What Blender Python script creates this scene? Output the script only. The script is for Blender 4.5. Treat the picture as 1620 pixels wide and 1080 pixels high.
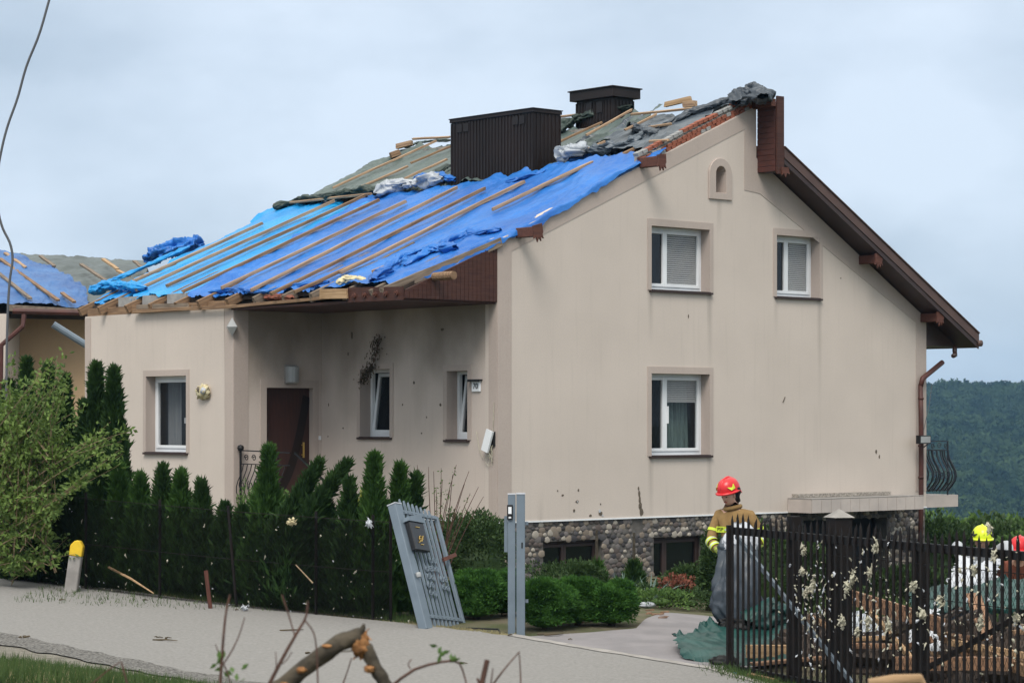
import bpy, math, random
import numpy as np
from mathutils import Vector, Matrix
from mathutils.geometry import tessellate_polygon
for _o in list(bpy.data.objects): bpy.data.objects.remove(_o)
SC = bpy.context.scene
COL = SC.collection
R = math.radians
random.seed(7)
RNG = np.random.default_rng(7)
FP, HY, ZC = 3900.0, 665.0, 2.6          # focal length in photo pixels, horizon row, camera height

# ---------------------------------------------------------------- camera
cam = bpy.data.cameras.new('camera'); cam_o = bpy.data.objects.new('camera', cam); COL.objects.link(cam_o)
cam_o.location = (0, 0, ZC); cam_o.rotation_euler = (R(90), 0, 0)
cam.sensor_width = 36; cam.lens = 36*FP/1620; cam.shift_y = (HY-540)/1620
cam.clip_start = .1; cam.clip_end = 6000
cam.dof.use_dof = True; cam.dof.focus_distance = 38; cam.dof.aperture_fstop = 7.1
SC.camera = cam_o
SC.render.resolution_x = 1024; SC.render.resolution_y = 682
# ---------------------------------------------------------------- sky
SUN_EL, SUN_AZ = 52, 190                 # compass-like azimuth, 180 = straight behind the camera
world = bpy.data.worlds.new('World'); SC.world = world; world.use_nodes = True
nt = world.node_tree; nt.nodes.clear()
def N(t, **k):
    n = nt.nodes.new(t)
    for a, b in k.items(): setattr(n, a, b)
    return n
def lk(a, b): nt.links.new(a, b)
out = N('ShaderNodeOutputWorld'); bg = N('ShaderNodeBackground'); bg.inputs[1].default_value = .1
sky = N('ShaderNodeTexSky', sky_type='NISHITA'); sky.sun_disc = False
sky.sun_elevation = R(SUN_EL); sky.sun_rotation = R(SUN_AZ)
tc = N('ShaderNodeTexCoord'); mp = N('ShaderNodeMapping'); mp.inputs['Scale'].default_value = (3.0, 3.0, 6.0); mp.inputs['Location'].default_value = (.35, 0, .6)
no = N('ShaderNodeTexNoise'); no.inputs['Scale'].default_value = 1.6; no.inputs['Detail'].default_value = 6; no.inputs['Roughness'].default_value = .5
lk(tc.outputs['Generated'], mp.inputs[0]); lk(mp.outputs[0], no.inputs['Vector'])
cr = N('ShaderNodeValToRGB'); cr.color_ramp.elements[0].position = .39; cr.color_ramp.elements[1].position = .62
cr.color_ramp.elements[0].color = (4.95, 5.95, 7.15, 1); cr.color_ramp.elements[1].color = (7.4, 8.45, 9.8, 1)
lk(no.outputs['Fac'], cr.inputs[0])
sp = N('ShaderNodeSeparateXYZ'); lk(tc.outputs['Generated'], sp.inputs[0])
mr = N('ShaderNodeMapRange'); mr.inputs['From Min'].default_value = .15; mr.inputs['From Max'].default_value = .85
mr.inputs['To Min'].default_value = 1.0; mr.inputs['To Max'].default_value = 2.1
lk(sp.outputs['Z'], mr.inputs['Value'])
hg = N('ShaderNodeMixRGB'); hg.blend_type = 'MULTIPLY'; hg.inputs[2].default_value = (1.16, 1.0, .80, 1)   # the cloud deck overhead is greyer than the bluish horizon
mh = N('ShaderNodeMapRange'); mh.inputs['From Min'].default_value = .15; mh.inputs['From Max'].default_value = .6; lk(sp.outputs['Z'], mh.inputs['Value']); lk(mh.outputs[0], hg.inputs[0]); lk(cr.outputs[0], hg.inputs[1])
vm = N('ShaderNodeVectorMath', operation='SCALE'); lk(hg.outputs[0], vm.inputs[0]); lk(mr.outputs[0], vm.inputs['Scale'])
mx = N('ShaderNodeMixRGB'); mx.inputs[0].default_value = .9; lk(sky.outputs[0], mx.inputs[1]); lk(vm.outputs[0], mx.inputs[2])
lk(mx.outputs[0], bg.inputs[0]); lk(bg.outputs[0], out.inputs[0])
# ---------------------------------------------------------------- sun (veiled by cloud)
sl = bpy.data.lights.new('sun', 'SUN'); sl.energy = 2.5; sl.angle = R(24); sl.color = (1, .945, .88)
so = bpy.data.objects.new('sun', sl); COL.objects.link(so)
_az, _el = R(SUN_AZ), R(SUN_EL)
_d = Vector((math.sin(_az)*math.cos(_el), math.cos(_az)*math.cos(_el), math.sin(_el)))
so.rotation_euler = _d.to_track_quat('Z', 'Y').to_euler(); so.location = (0, -10, 30)
SC.view_settings.view_transform = 'Standard'; SC.view_settings.look = 'None'
SC.view_settings.exposure = .1; SC.view_settings.gamma = 1; SC.view_settings.use_curve_mapping = False

# ================================================================ materials
def lin(c):
    return tuple(((v/255+.055)/1.055)**2.4 if v > 10.3 else v/255/12.92 for v in c)
MATS = {}
def mat(name, c, c2=None, rough=.8, scale=3., bump=.25, bscale=60., spec=.3, metal=0., stretch=(1, 1, 1), detail=5, lo=.35, hi=.65, bdist=.01, trans=0, coord='Object', fine=.0):
    m = bpy.data.materials.new(name); m.use_nodes = True; t = m.node_tree
    b = t.nodes['Principled BSDF']
    b.inputs['Roughness'].default_value = rough; b.inputs['Metallic'].default_value = metal
    b.inputs['Specular IOR Level'].default_value = spec
    if c2 is None: c2 = tuple(v*.8 for v in c)
    x = t.nodes.new('ShaderNodeTexCoord'); g = t.nodes.new('ShaderNodeMapping'); g.inputs['Scale'].default_value = stretch
    t.links.new(x.outputs[coord], g.inputs[0])
    n = t.nodes.new('ShaderNodeTexNoise'); n.inputs['Scale'].default_value = scale; n.inputs['Detail'].default_value = detail
    t.links.new(g.outputs[0], n.inputs['Vector'])
    r = t.nodes.new('ShaderNodeValToRGB'); r.color_ramp.elements[0].position = lo; r.color_ramp.elements[1].position = hi
    r.color_ramp.elements[0].color = (*c2, 1); r.color_ramp.elements[1].color = (*c, 1)
    t.links.new(n.outputs['Fac'], r.inputs[0]); t.links.new(r.outputs[0], b.inputs['Base Color'])
    if bump:
        n2 = t.nodes.new('ShaderNodeTexNoise'); n2.inputs['Scale'].default_value = bscale; n2.inputs['Detail'].default_value = 3
        t.links.new(g.outputs[0], n2.inputs['Vector'])
        bp = t.nodes.new('ShaderNodeBump'); bp.inputs['Strength'].default_value = bump; bp.inputs['Distance'].default_value = bdist
        t.links.new(n2.outputs['Fac'], bp.inputs['Height']); t.links.new(bp.outputs[0], b.inputs['Normal'])
    if trans:   # thin leaf or cloth: some light comes through
        tr = t.nodes.new('ShaderNodeBsdfTranslucent'); t.links.new(r.outputs[0], tr.inputs[0])
        ms = t.nodes.new('ShaderNodeMixShader'); ms.inputs[0].default_value = trans
        o = t.nodes['Material Output']; t.links.new(b.outputs[0], ms.inputs[1]); t.links.new(tr.outputs[0], ms.inputs[2]); t.links.new(ms.outputs[0], o.inputs[0])
    MATS[name] = m
    return m
def plaster(name, c, stain, amount=.5, mildew_shade=0., streaks=()):
    """render coat: fine grain, big faint blotches, thin vertical rain streaks"""
    m = mat(name, c, tuple(v*.93 for v in c), rough=.92, scale=.8, bump=.35, bscale=90, spec=.15, bdist=.004)
    t = m.node_tree; b = t.nodes['Principled BSDF']; src = b.inputs['Base Color'].links[0].from_socket
    x = t.nodes.new('ShaderNodeTexCoord'); g = t.nodes.new('ShaderNodeMapping'); g.inputs['Scale'].default_value = (9, 9, .5)
    t.links.new(x.outputs['Object'], g.inputs[0])
    n = t.nodes.new('ShaderNodeTexNoise'); n.inputs['Scale'].default_value = 1.3; n.inputs['Detail'].default_value = 6
    t.links.new(g.outputs[0], n.inputs['Vector'])
    r = t.nodes.new('ShaderNodeMapRange'); r.inputs['From Min'].default_value = .56; r.inputs['From Max'].default_value = .82; r.inputs['To Max'].default_value = amount
    t.links.new(n.outputs['Fac'], r.inputs['Value'])
    k = t.nodes.new('ShaderNodeMixRGB'); k.inputs[2].default_value = (*stain, 1); t.links.new(r.outputs[0], k.inputs[0]); t.links.new(src, k.inputs[1])
    n3 = t.nodes.new('ShaderNodeTexNoise'); n3.inputs['Scale'].default_value = 45; n3.inputs['Detail'].default_value = 2
    t.links.new(x.outputs['Object'], n3.inputs['Vector'])
    k2 = t.nodes.new('ShaderNodeMixRGB'); k2.blend_type = 'MULTIPLY'; k2.inputs[0].default_value = .16
    last = k.outputs[0]
    if mildew_shade:   # algae tone with eave shade painted in: brown patches, denser towards the soffit
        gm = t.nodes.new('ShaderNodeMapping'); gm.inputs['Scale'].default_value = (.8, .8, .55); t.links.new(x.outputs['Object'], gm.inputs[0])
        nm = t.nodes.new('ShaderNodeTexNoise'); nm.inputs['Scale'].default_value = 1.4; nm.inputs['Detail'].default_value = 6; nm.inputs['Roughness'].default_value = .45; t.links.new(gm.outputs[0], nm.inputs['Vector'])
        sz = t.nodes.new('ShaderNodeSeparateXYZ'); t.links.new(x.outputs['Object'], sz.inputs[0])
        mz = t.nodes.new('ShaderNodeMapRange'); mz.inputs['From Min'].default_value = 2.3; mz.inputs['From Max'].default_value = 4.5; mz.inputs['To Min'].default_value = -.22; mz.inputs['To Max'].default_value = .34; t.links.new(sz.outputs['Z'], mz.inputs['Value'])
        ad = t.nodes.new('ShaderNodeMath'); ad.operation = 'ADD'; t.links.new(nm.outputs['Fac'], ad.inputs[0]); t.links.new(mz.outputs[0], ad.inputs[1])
        mm = t.nodes.new('ShaderNodeMapRange'); mm.inputs['From Min'].default_value = .42; mm.inputs['From Max'].default_value = .86; mm.inputs['To Max'].default_value = mildew_shade; t.links.new(ad.outputs[0], mm.inputs['Value'])
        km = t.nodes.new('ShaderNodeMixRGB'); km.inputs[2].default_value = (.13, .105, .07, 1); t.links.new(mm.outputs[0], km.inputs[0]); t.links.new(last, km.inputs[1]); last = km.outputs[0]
    if streaks:   # grey runs left by rain dripping off the sill ends
        sx = t.nodes.new('ShaderNodeSeparateXYZ'); t.links.new(x.outputs['Object'], sx.inputs[0]); tot = None
        def mth(op, a, b_=None):
            n_ = t.nodes.new('ShaderNodeMath'); n_.operation = op
            for q_, v_ in enumerate((a, b_)):
                if v_ is None: continue
                if isinstance(v_, (int, float)): n_.inputs[q_].default_value = v_
                else: t.links.new(v_, n_.inputs[q_])
            return n_.outputs[0]
        wob_ = mth('MULTIPLY', mth('SUBTRACT', n.outputs['Fac'], .5), .10); xw = mth('ADD', sx.outputs['X'], wob_)
        for x0_, z0_, ln_, st_ in streaks:
            dx_ = mth('DIVIDE', mth('ABSOLUTE', mth('SUBTRACT', xw, x0_)), .085); fx_ = mth('MAXIMUM', mth('SUBTRACT', 1.0, dx_), 0.0)
            dz_ = mth('DIVIDE', mth('SUBTRACT', z0_, sx.outputs['Z']), ln_); up_ = mth('GREATER_THAN', dz_, 0.0); fz_ = mth('MULTIPLY', up_, mth('MAXIMUM', mth('SUBTRACT', 1.0, dz_), 0.0))
            f_ = mth('MULTIPLY', mth('MULTIPLY', fx_, fz_), st_*.75); tot = f_ if tot is None else mth('MAXIMUM', tot, f_)
        ks = t.nodes.new('ShaderNodeMixRGB'); ks.inputs[2].default_value = (.16, .14, .12, 1); t.links.new(tot, ks.inputs[0]); t.links.new(last, ks.inputs[1]); last = ks.outputs[0]
    t.links.new(last, k2.inputs[1]); t.links.new(n3.outputs['Fac'], k2.inputs[2]); t.links.new(k2.outputs[0], b.inputs['Base Color'])
    return m
def glass(name, tint, rough=.03):
    m = bpy.data.materials.new(name); m.use_nodes = True; b = m.node_tree.nodes['Principled BSDF']
    b.inputs['Base Color'].default_value = (*tint, 1); b.inputs['Roughness'].default_value = rough; b.inputs['Specular IOR Level'].default_value = .6
    b.inputs['Alpha'].default_value = .22
    MATS[name] = m; return m
plaster('wall_render', (.62, .545, .485), (.36, .32, .28), .22, streaks=[(3.50, 1.98, 1.3, .5), (4.95, 1.98, 1.6, .45), (3.50, 4.83, 1.0, .5), (4.96, 4.83, 1.5, .55), (6.68, 4.82, .8, .35), (7.86, 4.82, 2.2, .5), (5.2, 6.48, .7, .35), (.95, .95, -.5, .3)])
plaster('weathered_shaded_render', (.60, .52, .465), (.33, .29, .23), .2, mildew_shade=.58)
plaster('band_render', (.49, .415, .37), (.33, .28, .25), .2)
plaster('peach_render', (.56, .40, .25), (.4, .29, .19), .4)
mat('brown_metal', (.045, .022, .017), (.03, .015, .012), rough=.42, scale=2, bump=.1, spec=.5)
mat('brown_wood', (.075, .030, .021), (.045, .017, .013), rough=.6, scale=3, stretch=(1, 1, 14), bump=.3, bscale=20)
mat('brown_rake', (.10, .055, .042), (.075, .04, .032), rough=.45, scale=2, bump=.08, spec=.5)
mat('red_brown', (.085, .030, .024), (.055, .022, .018), rough=.5, scale=3, bump=.1)
mat('brown_stub', (.13, .050, .035), (.075, .03, .022), rough=.7, scale=4, stretch=(1, 10, 10), bump=.4, bscale=30)
mat('chimney_sheet', (.019, .012, .011), (.012, .008, .0075), rough=.55, scale=1.5, bump=.05, spec=.3)
mat('old_wood', (.30, .19, .11), (.15, .09, .055), rough=.85, scale=2.2, stretch=(1, 14, 14), bump=.5, bscale=14)
mat('grey_wood', (.25, .20, .155), (.13, .10, .075), rough=.9, scale=2.4, stretch=(1, 14, 14), bump=.5, bscale=14)
mat('batten_wood', (.44, .30, .19), (.20, .125, .08), rough=.85, scale=1.6, stretch=(1, 16, 16), bump=.4, bscale=12)
mat('new_wood', (.46, .31, .18), (.30, .19, .10), rough=.8, scale=2.2, stretch=(1, 14, 14), bump=.4, bscale=14)
mat('orange_wood', (.30, .17, .10), (.15, .09, .06), rough=.8, scale=2.2, stretch=(1, 12, 12), bump=.4, bscale=14)
mat('deck_wood', (.06, .045, .035), (.04, .03, .025), rough=.9, scale=4)
mat('brick_red', (.33, .11, .065), (.20, .07, .045), rough=.9, scale=9, bump=.5, bscale=40)
mat('mortar', (.36, .34, .31), (.22, .2, .18), rough=.95, scale=8, bump=.5, bscale=40)
mat('mortar_dark', (.13, .12, .11), (.08, .075, .07), rough=.95, scale=8, bump=.5, bscale=40)
mat('block_grey', (.34, .34, .33), (.24, .24, .24), rough=.95, scale=6, bump=.5, bscale=40)
mat('tarp_blue', (.024, .185, .58), (.014, .12, .44), rough=.42, scale=.8, bump=.6, bscale=9, bdist=.03, spec=.45, trans=.12)
mat('tarp_cyan', (.012, .33, .72), (.008, .24, .60), rough=.42, scale=.7, bump=.6, bscale=9, bdist=.03, spec=.45, trans=.12)
mat('tarp_green', (.085, .118, .11), (.05, .072, .066), rough=.45, scale=1.2, bump=.25, bscale=28, spec=.45)
mat('tarp_darkgreen', (.035, .055, .045), (.018, .03, .026), rough=.5, scale=2, bump=.3, bscale=25, spec=.4)
mat('tarp_slate', (.055, .068, .085), (.04, .05, .064), rough=.42, scale=1.2, bump=.3, bscale=25, spec=.4)
mat('tarp_far_grey', (.085, .105, .105), (.055, .07, .07), rough=.45, scale=1.2, bump=.2, bscale=28, spec=.35)
mat('tarp_grey', (.078, .10, .125), (.042, .055, .07), rough=.34, scale=1.2, bump=.3, bscale=25, spec=.5)
mat('tarp_silver', (.40, .43, .47), (.33, .36, .40), rough=.4, scale=2, bump=.3, bscale=20, spec=.5)
mat('tarp_far', (.05, .15, .36), (.035, .10, .27), rough=.5, scale=1.4, bump=.2, bscale=20, spec=.4)
mat('tarp_teal', (.010, .060, .052), (.006, .036, .032), rough=.45, scale=3, bump=.3, bscale=20, spec=.45)
mat('white_plastic', (.78, .80, .82), (.70, .72, .74), rough=.35, scale=2, bump=0, spec=.5)
mat('blind', (.85, .86, .86), (.80, .81, .82), rough=.6, bump=0)
mat('curtain', (.34, .36, .37), (.24, .26, .28), rough=.9, scale=4, stretch=(6, 6, .4), bump=.2)
mat('sheer', (.30, .42, .40), (.18, .26, .25), rough=.9, scale=4, stretch=(6, 6, .4), bump=.2)
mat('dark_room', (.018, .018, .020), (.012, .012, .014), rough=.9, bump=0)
mat('room_red', (.45, .03, .06), rough=.7, bump=0)
mat('sill', (.045, .028, .025), rough=.5, bump=.1)
mat('door_wood', (.045, .015, .011), (.028, .010, .008), rough=.38, scale=2.5, stretch=(12, 12, 1), bump=.15, bscale=14, spec=.5)
mat('door_dark', (.014, .009, .008), rough=.35, bump=0)
mat('black_iron', (.009, .009, .010), (.006, .006, .007), rough=.5, scale=12, bump=.1, spec=.3)
mat('navy_iron', (.008, .012, .020), rough=.45, bump=.1, spec=.5)
mat('fence_black', (.008, .007, .007), (.013, .009, .008), rough=.6, scale=7, bump=.15, spec=.2)
mat('grey_paint', (.155, .195, .235), (.125, .16, .195), rough=.45, scale=3, bump=.12, bscale=30, spec=.45)
mat('mail_black', (.012, .012, .014), rough=.35, bump=.05, spec=.5)
mat('gold', (.55, .38, .12), rough=.4, metal=.6, bump=0)
mat('concrete', (.34, .32, .30), (.24, .225, .21), rough=.95, scale=5, bump=.5, bscale=40)
mat('tile_pale', (.50, .44, .40), (.42, .37, .34), rough=.6, scale=3, bump=.1)
mat('pebble_cap', (.42, .38, .33), (.18, .16, .14), rough=.9, scale=40, bump=.5, bscale=60)
mat('yellow_paint', (.75, .50, .03), (.62, .40, .03), rough=.6, scale=8, bump=.15)
mat('foam', (.66, .60, .40), (.5, .42, .25), rough=.95, scale=12, bump=.7, bscale=40)
mat('wool', (.50, .48, .37), (.34, .32, .25), rough=1, scale=14, bump=.8, bscale=60)
mat('paper_white', (.52, .54, .57), (.40, .42, .46), rough=.7, bump=.2)
mat('bark', (.085, .07, .05), (.03, .026, .02), rough=.95, scale=14, stretch=(1, 1, 1), bump=.8, bscale=40)
mat('raw_break', (.40, .20, .08), (.18, .08, .03), rough=.9, scale=25, bump=.8, bscale=60)
mat('twig', (.11, .055, .04), (.06, .035, .028), rough=.9, scale=20, bump=.4)
mat('twig_pale', (.30, .23, .14), (.18, .13, .08), rough=.9, scale=20, bump=.4)
mat('leaf_thuja', (.040, .085, .020), (.018, .043, .012), rough=.7, scale=5, bump=.3, spec=.2, trans=.15)
mat('leaf_thuja_bright', (.052, .115, .022), (.026, .065, .014), rough=.7, scale=5, bump=.3, spec=.2, trans=.15)
mat('leaf_yew', (.060, .155, .025), (.022, .070, .012), rough=.7, scale=7, bump=.3, spec=.2, trans=.15)
mat('leaf_shrub', (.19, .28, .065), (.075, .13, .03), rough=.6, scale=3, bump=.2, spec=.3, trans=.3)
mat('leaf_bush', (.055, .10, .030), (.028, .055, .017), rough=.6, scale=5, bump=.2, spec=.3, trans=.25)
mat('leaf_light', (.11, .19, .045), (.06, .12, .03), rough=.6, scale=5, bump=.2, spec=.3, trans=.25)
mat('leaf_yellow', (.35, .36, .05), (.22, .25, .04), rough=.6, scale=5, bump=.2, spec=.3, trans=.25)
mat('leaf_dead', (.10, .075, .045), (.05, .04, .025), rough=.8, bump=.2)
mat('leaf_blue', (.10, .15, .13), (.06, .10, .08), rough=.6, scale=5, bump=.2)
mat('grass', (.075, .12, .032), (.04, .075, .02), rough=.7, scale=3, bump=0, trans=.25)
mat('grass_dry', (.32, .28, .15), (.2, .18, .09), rough=.8, scale=3, bump=0)
mat('forest_leaf', (.040, .066, .024), (.008, .020, .009), rough=1, scale=.06, bump=0, spec=.05)
mat('asphalt', (.275, .266, .255), (.185, .179, .171), lo=.2, hi=.8, rough=.95, scale=26, bump=1.0, bscale=90, spec=.1, detail=10, bdist=.008)
mat('crumbs', (.24, .23, .215), (.09, .085, .078), rough=1, scale=30, bump=1, bscale=60, bdist=.03, lo=.42, hi=.6)
mat('paving', (.24, .225, .23), (.19, .18, .185), rough=.9, scale=2, bump=.6, bscale=90, spec=.2)
mat('soil', (.13, .11, .075), (.07, .08, .035), rough=1, scale=2.5, bump=.9, bscale=30, bdist=.03)
mat('gravel', (.27, .25, .21), (.18, .165, .135), rough=1, scale=6, bump=1, bscale=120, bdist=.02)
mat('hill_ground', (.05, .075, .03), (.03, .05, .02), rough=1, scale=.02, bump=0)
mat('tan_cloth', (.31, .20, .085), (.21, .13, .055), rough=.9, scale=6, bump=.5, bscale=25, spec=.15)
mat('dark_cloth', (.05, .045, .04), rough=.9, bump=.3)
mat('grey_cloth', (.45, .47, .50), (.33, .35, .38), rough=.9, scale=6, bump=.5, bscale=25)
mat('rust_cloth', (.24, .08, .05), (.16, .06, .04), rough=.9, scale=6, bump=.5, bscale=25)
mat('reflect_yellow', (.62, .75, .06), (.5, .62, .05), rough=.5, bump=0)
mat('reflect_silver', (.60, .62, .60), rough=.35, bump=0)
mat('helmet_red', (.68, .02, .025), (.55, .015, .02), rough=.3, scale=3, bump=0, spec=.5)
mat('helmet_yellow', (.68, .80, .02), (.6, .7, .02), rough=.3, scale=3, bump=0, spec=.5)
mat('skin', (.62, .38, .29), (.52, .30, .22), rough=.6, scale=10, bump=.1)
mat('hair', (.012, .009, .008), rough=.6, bump=.5)
mat('glove', (.45, .55, .08), (.06, .06, .05), rough=.8, scale=20, bump=.3)
mat('black_rubber', (.012, .012, .012), rough=.6, bump=0)
mat('cable', (.10, .105, .115), rough=.6, bump=0)
mat('lamp_glass', (.35, .36, .36), rough=.3, bump=0, spec=.5)
mat('blue_scrap', (.10, .35, .7), rough=.5, bump=.2)
glass('pane_glass', (.03, .035, .04)); glass('pane_dark', (.006, .006, .007), .05)
MATS['pane_dark'].node_tree.nodes['Principled BSDF'].inputs['Alpha'].default_value = .8
STONES = []
for i, c in enumerate([(114, 110, 106), (142, 130, 118), (92, 90, 92), (186, 178, 166), (106, 96, 92), (72, 70, 73), (128, 122, 120), (158, 146, 132)]):
    mat('stone_%s' % 'abcdefgh'[i], tuple(v*.85 for v in lin(c)), tuple(v*.5 for v in lin(c)), rough=.75, scale=14, bump=.4, bscale=50)
    STONES.append('stone_%s' % 'abcdefgh'[i])

# ================================================================ geometry helpers
def tag(o, label=None, cat=None, group=None, kind=None):
    if label: o['label'] = label
    if cat: o['category'] = cat
    if group: o['group'] = group
    if kind: o['kind'] = kind
    return o
def thing(name, label, cat, loc=(0, 0, 0), rotz=0, group=None):
    o = bpy.data.objects.new(name, None); COL.objects.link(o)
    o.location = loc; o.rotation_euler = (0, 0, rotz); o.empty_display_size = .2
    return tag(o, label, cat, group)
def link(name, me, parent=None, mtx=None):
    o = bpy.data.objects.new(name, me); COL.objects.link(o)
    if parent: o.parent = parent
    if mtx is not None: o.matrix_basis = mtx
    return o
def npmesh(name, V, F, mats, fm=None, smooth=False):
    V = np.asarray(V, dtype=np.float32); F = np.asarray(F, dtype=np.int32); k = F.shape[1]
    me = bpy.data.meshes.new(name)
    me.vertices.add(len(V)); me.vertices.foreach_set('co', V.ravel())
    me.loops.add(F.size); me.loops.foreach_set('vertex_index', F.ravel())
    me.polygons.add(len(F)); me.polygons.foreach_set('loop_start', np.arange(0, F.size, k, dtype=np.int32))
    try: me.polygons.foreach_set('loop_total', np.full(len(F), k, dtype=np.int32))
    except Exception: pass
    for m in (mats if isinstance(mats, (list, tuple)) else [mats]): me.materials.append(MATS[m])
    if fm is not None: me.polygons.foreach_set('material_index', np.asarray(fm, dtype=np.int32))
    me.polygons.foreach_set('use_smooth', np.full(len(F), smooth))
    me.update(calc_edges=True); return me
def frame_of(d, up=(0, 0, 1)):
    x = Vector(d).normalized(); u = Vector(up)
    if abs(x.dot(u)) > .99: u = Vector((0, 1, 0))
    y = u.cross(x).normalized(); z = x.cross(y)
    return x, y, z
class MB:
    def __init__(s): s.v = []; s.f = []; s.m = []
    def add(s, vs, fs, m=0):
        n = len(s.v); s.v += [tuple(a) for a in vs]; s.f += [tuple(i+n for i in f) for f in fs]; s.m += [m]*len(fs)
    def box(s, a, b, m=0):
        x0, y0, z0 = a; x1, y1, z1 = b
        s.add([(x0, y0, z0), (x1, y0, z0), (x1, y1, z0), (x0, y1, z0), (x0, y0, z1), (x1, y0, z1), (x1, y1, z1), (x0, y1, z1)],
              [(0, 3, 2, 1), (4, 5, 6, 7), (0, 1, 5, 4), (1, 2, 6, 5), (2, 3, 7, 6), (3, 0, 4, 7)], m)
    def bar(s, p, q, w, h, m=0, up=(0, 0, 1)):
        p, q = Vector(p), Vector(q); x, y, z = frame_of(q-p, up)
        vs = [c + y*(a*w/2) + z*(b*h/2) for c in (p, q) for a, b in ((-1, -1), (1, -1), (1, 1), (-1, 1))]
        s.add(vs, [(0, 3, 2, 1), (4, 5, 6, 7), (0, 1, 5, 4), (1, 2, 6, 5), (2, 3, 7, 6), (3, 0, 4, 7)], m)
    def tube(s, pts, r, n=8, m=0, cap=True):
        pts = [Vector(p) for p in pts]; rs = r if isinstance(r, (list, tuple)) else [r]*len(pts)
        base = len(s.v); prev = None
        for i, p in enumerate(pts):
            d = pts[min(i+1, len(pts)-1)] - pts[max(i-1, 0)]
            if d.length < 1e-6: d = Vector((0, 0, 1))
            d.normalize()
            if prev is None:
                u = Vector((0, 0, 1)) if abs(d.z) < .9 else Vector((1, 0, 0)); y = u.cross(d).normalized()
            else: y = (prev - d*prev.dot(d)).normalized()
            prev = y; z = d.cross(y)
            for k in range(n):
                a = 2*math.pi*k/n; s.v.append(tuple(p + (y*math.cos(a)+z*math.sin(a))*rs[i]))
        for i in range(len(pts)-1):
            for k in range(n):
                a = base+i*n+k; b = base+i*n+(k+1) % n
                s.f.append((a, b, b+n, a+n)); s.m.append(m)
        if cap:
            s.f.append(tuple(base+k for k in range(n))[::-1]); s.m.append(m)
            s.f.append(tuple(base+(len(pts)-1)*n+k for k in range(n))); s.m.append(m)
    def prism(s, loops, P, d0, d1, m=0, mside=None):
        """loops: outer + holes as 2D points; P(u,v,d) maps to 3D; faces at depth d0 and d1 joined by sides"""
        if mside is None: mside = m
        L = [[Vector((a, b, 0)) for a, b in lp] for lp in loops]
        flat = [p for lp in loops for p in lp]; tri = tessellate_polygon(L); n = len(flat); b0 = len(s.v)
        s.v += [tuple(P(a, b, d0)) for a, b in flat] + [tuple(P(a, b, d1)) for a, b in flat]
        for t in tri:
            s.f.append(tuple(b0+i for i in t)); s.m.append(m); s.f.append(tuple(b0+n+i for i in t[::-1])); s.m.append(m)
        k = 0
        for li, lp in enumerate(loops):
            c = len(lp)
            for i in range(c):
                a, b = b0+k+i, b0+k+(i+1) % c
                s.f.append((a, b, b+n, a+n)); s.m.append(m if li == 0 else mside)
            k += c
    def lathe(s, prof, c, n=16, m=0, rz=1., ax=(1, 1)):
        b = len(s.v)
        for r, z in prof:
            for k in range(n):
                a = 2*math.pi*k/n; s.v.append((c[0]+r*math.cos(a)*ax[0], c[1]+r*math.sin(a)*ax[1], c[2]+z))
        for i in range(len(prof)-1):
            for k in range(n):
                p = b+i*n+k; q = b+i*n+(k+1) % n; s.f.append((p, q, q+n, p+n)); s.m.append(m)
        s.f.append(tuple(b+k for k in range(n))[::-1]); s.m.append(m)
        s.f.append(tuple(b+(len(prof)-1)*n+k for k in range(n))); s.m.append(m)
    def me(s, name, mats, smooth=False, bevel=0):
        me = bpy.data.meshes.new(name); me.from_pydata(s.v, [], s.f)
        for k in (mats if isinstance(mats, (list, tuple)) else [mats]): me.materials.append(MATS[k])
        me.polygons.foreach_set('material_index', s.m)
        import bmesh
        b = bmesh.new(); b.from_mesh(me); bmesh.ops.recalc_face_normals(b, faces=b.faces)
        if bevel: bmesh.ops.bevel(b, geom=[e for e in b.edges if e.calc_face_angle(0) > .6], offset=bevel, segments=1, affect='EDGES')
        b.to_mesh(me); b.free()
        me.polygons.foreach_set('use_smooth', [smooth]*len(me.polygons)); me.update()
        return me
    def build(s, name, mats, parent=None, smooth=False, bevel=0, mtx=None):
        return link(name, s.me(name, mats, smooth, bevel), parent, mtx)
def plank(name, p, q, w, h, m, parent=None, up=(0, 0, 1), rough=True):
    """one board; its own x axis runs along the grain"""
    p, q = Vector(p), Vector(q); x, y, z = frame_of(q-p, up); L = (q-p).length
    a = MB(); n = 3 if L > .8 else 1; vs = []
    for i in range(n+1):
        f = i/n; jy = random.uniform(-.008, .008) if rough and 0 < i < n else 0; jz = random.uniform(-.006, .006) if rough and 0 < i < n else 0
        for (u, v) in ((-1, -1), (1, -1), (1, 1), (-1, 1)):
            e = random.uniform(-.02, .02) if rough and i in (0, n) else 0
            vs.append((f*L+e, u*w/2+jy, v*h/2+jz))
    fs = [(0, 3, 2, 1), tuple(n*4+k for k in range(4))]
    for i in range(n):
        for k in range(4): fs.append((i*4+k, i*4+(k+1) % 4, i*4+4+(k+1) % 4, i*4+4+k))
    a.add(vs, fs)
    M = Matrix((x, y, z)).transposed().to_4x4(); M.translation = p
    return a.build(name, m, parent, mtx=M, bevel=.003)
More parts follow.
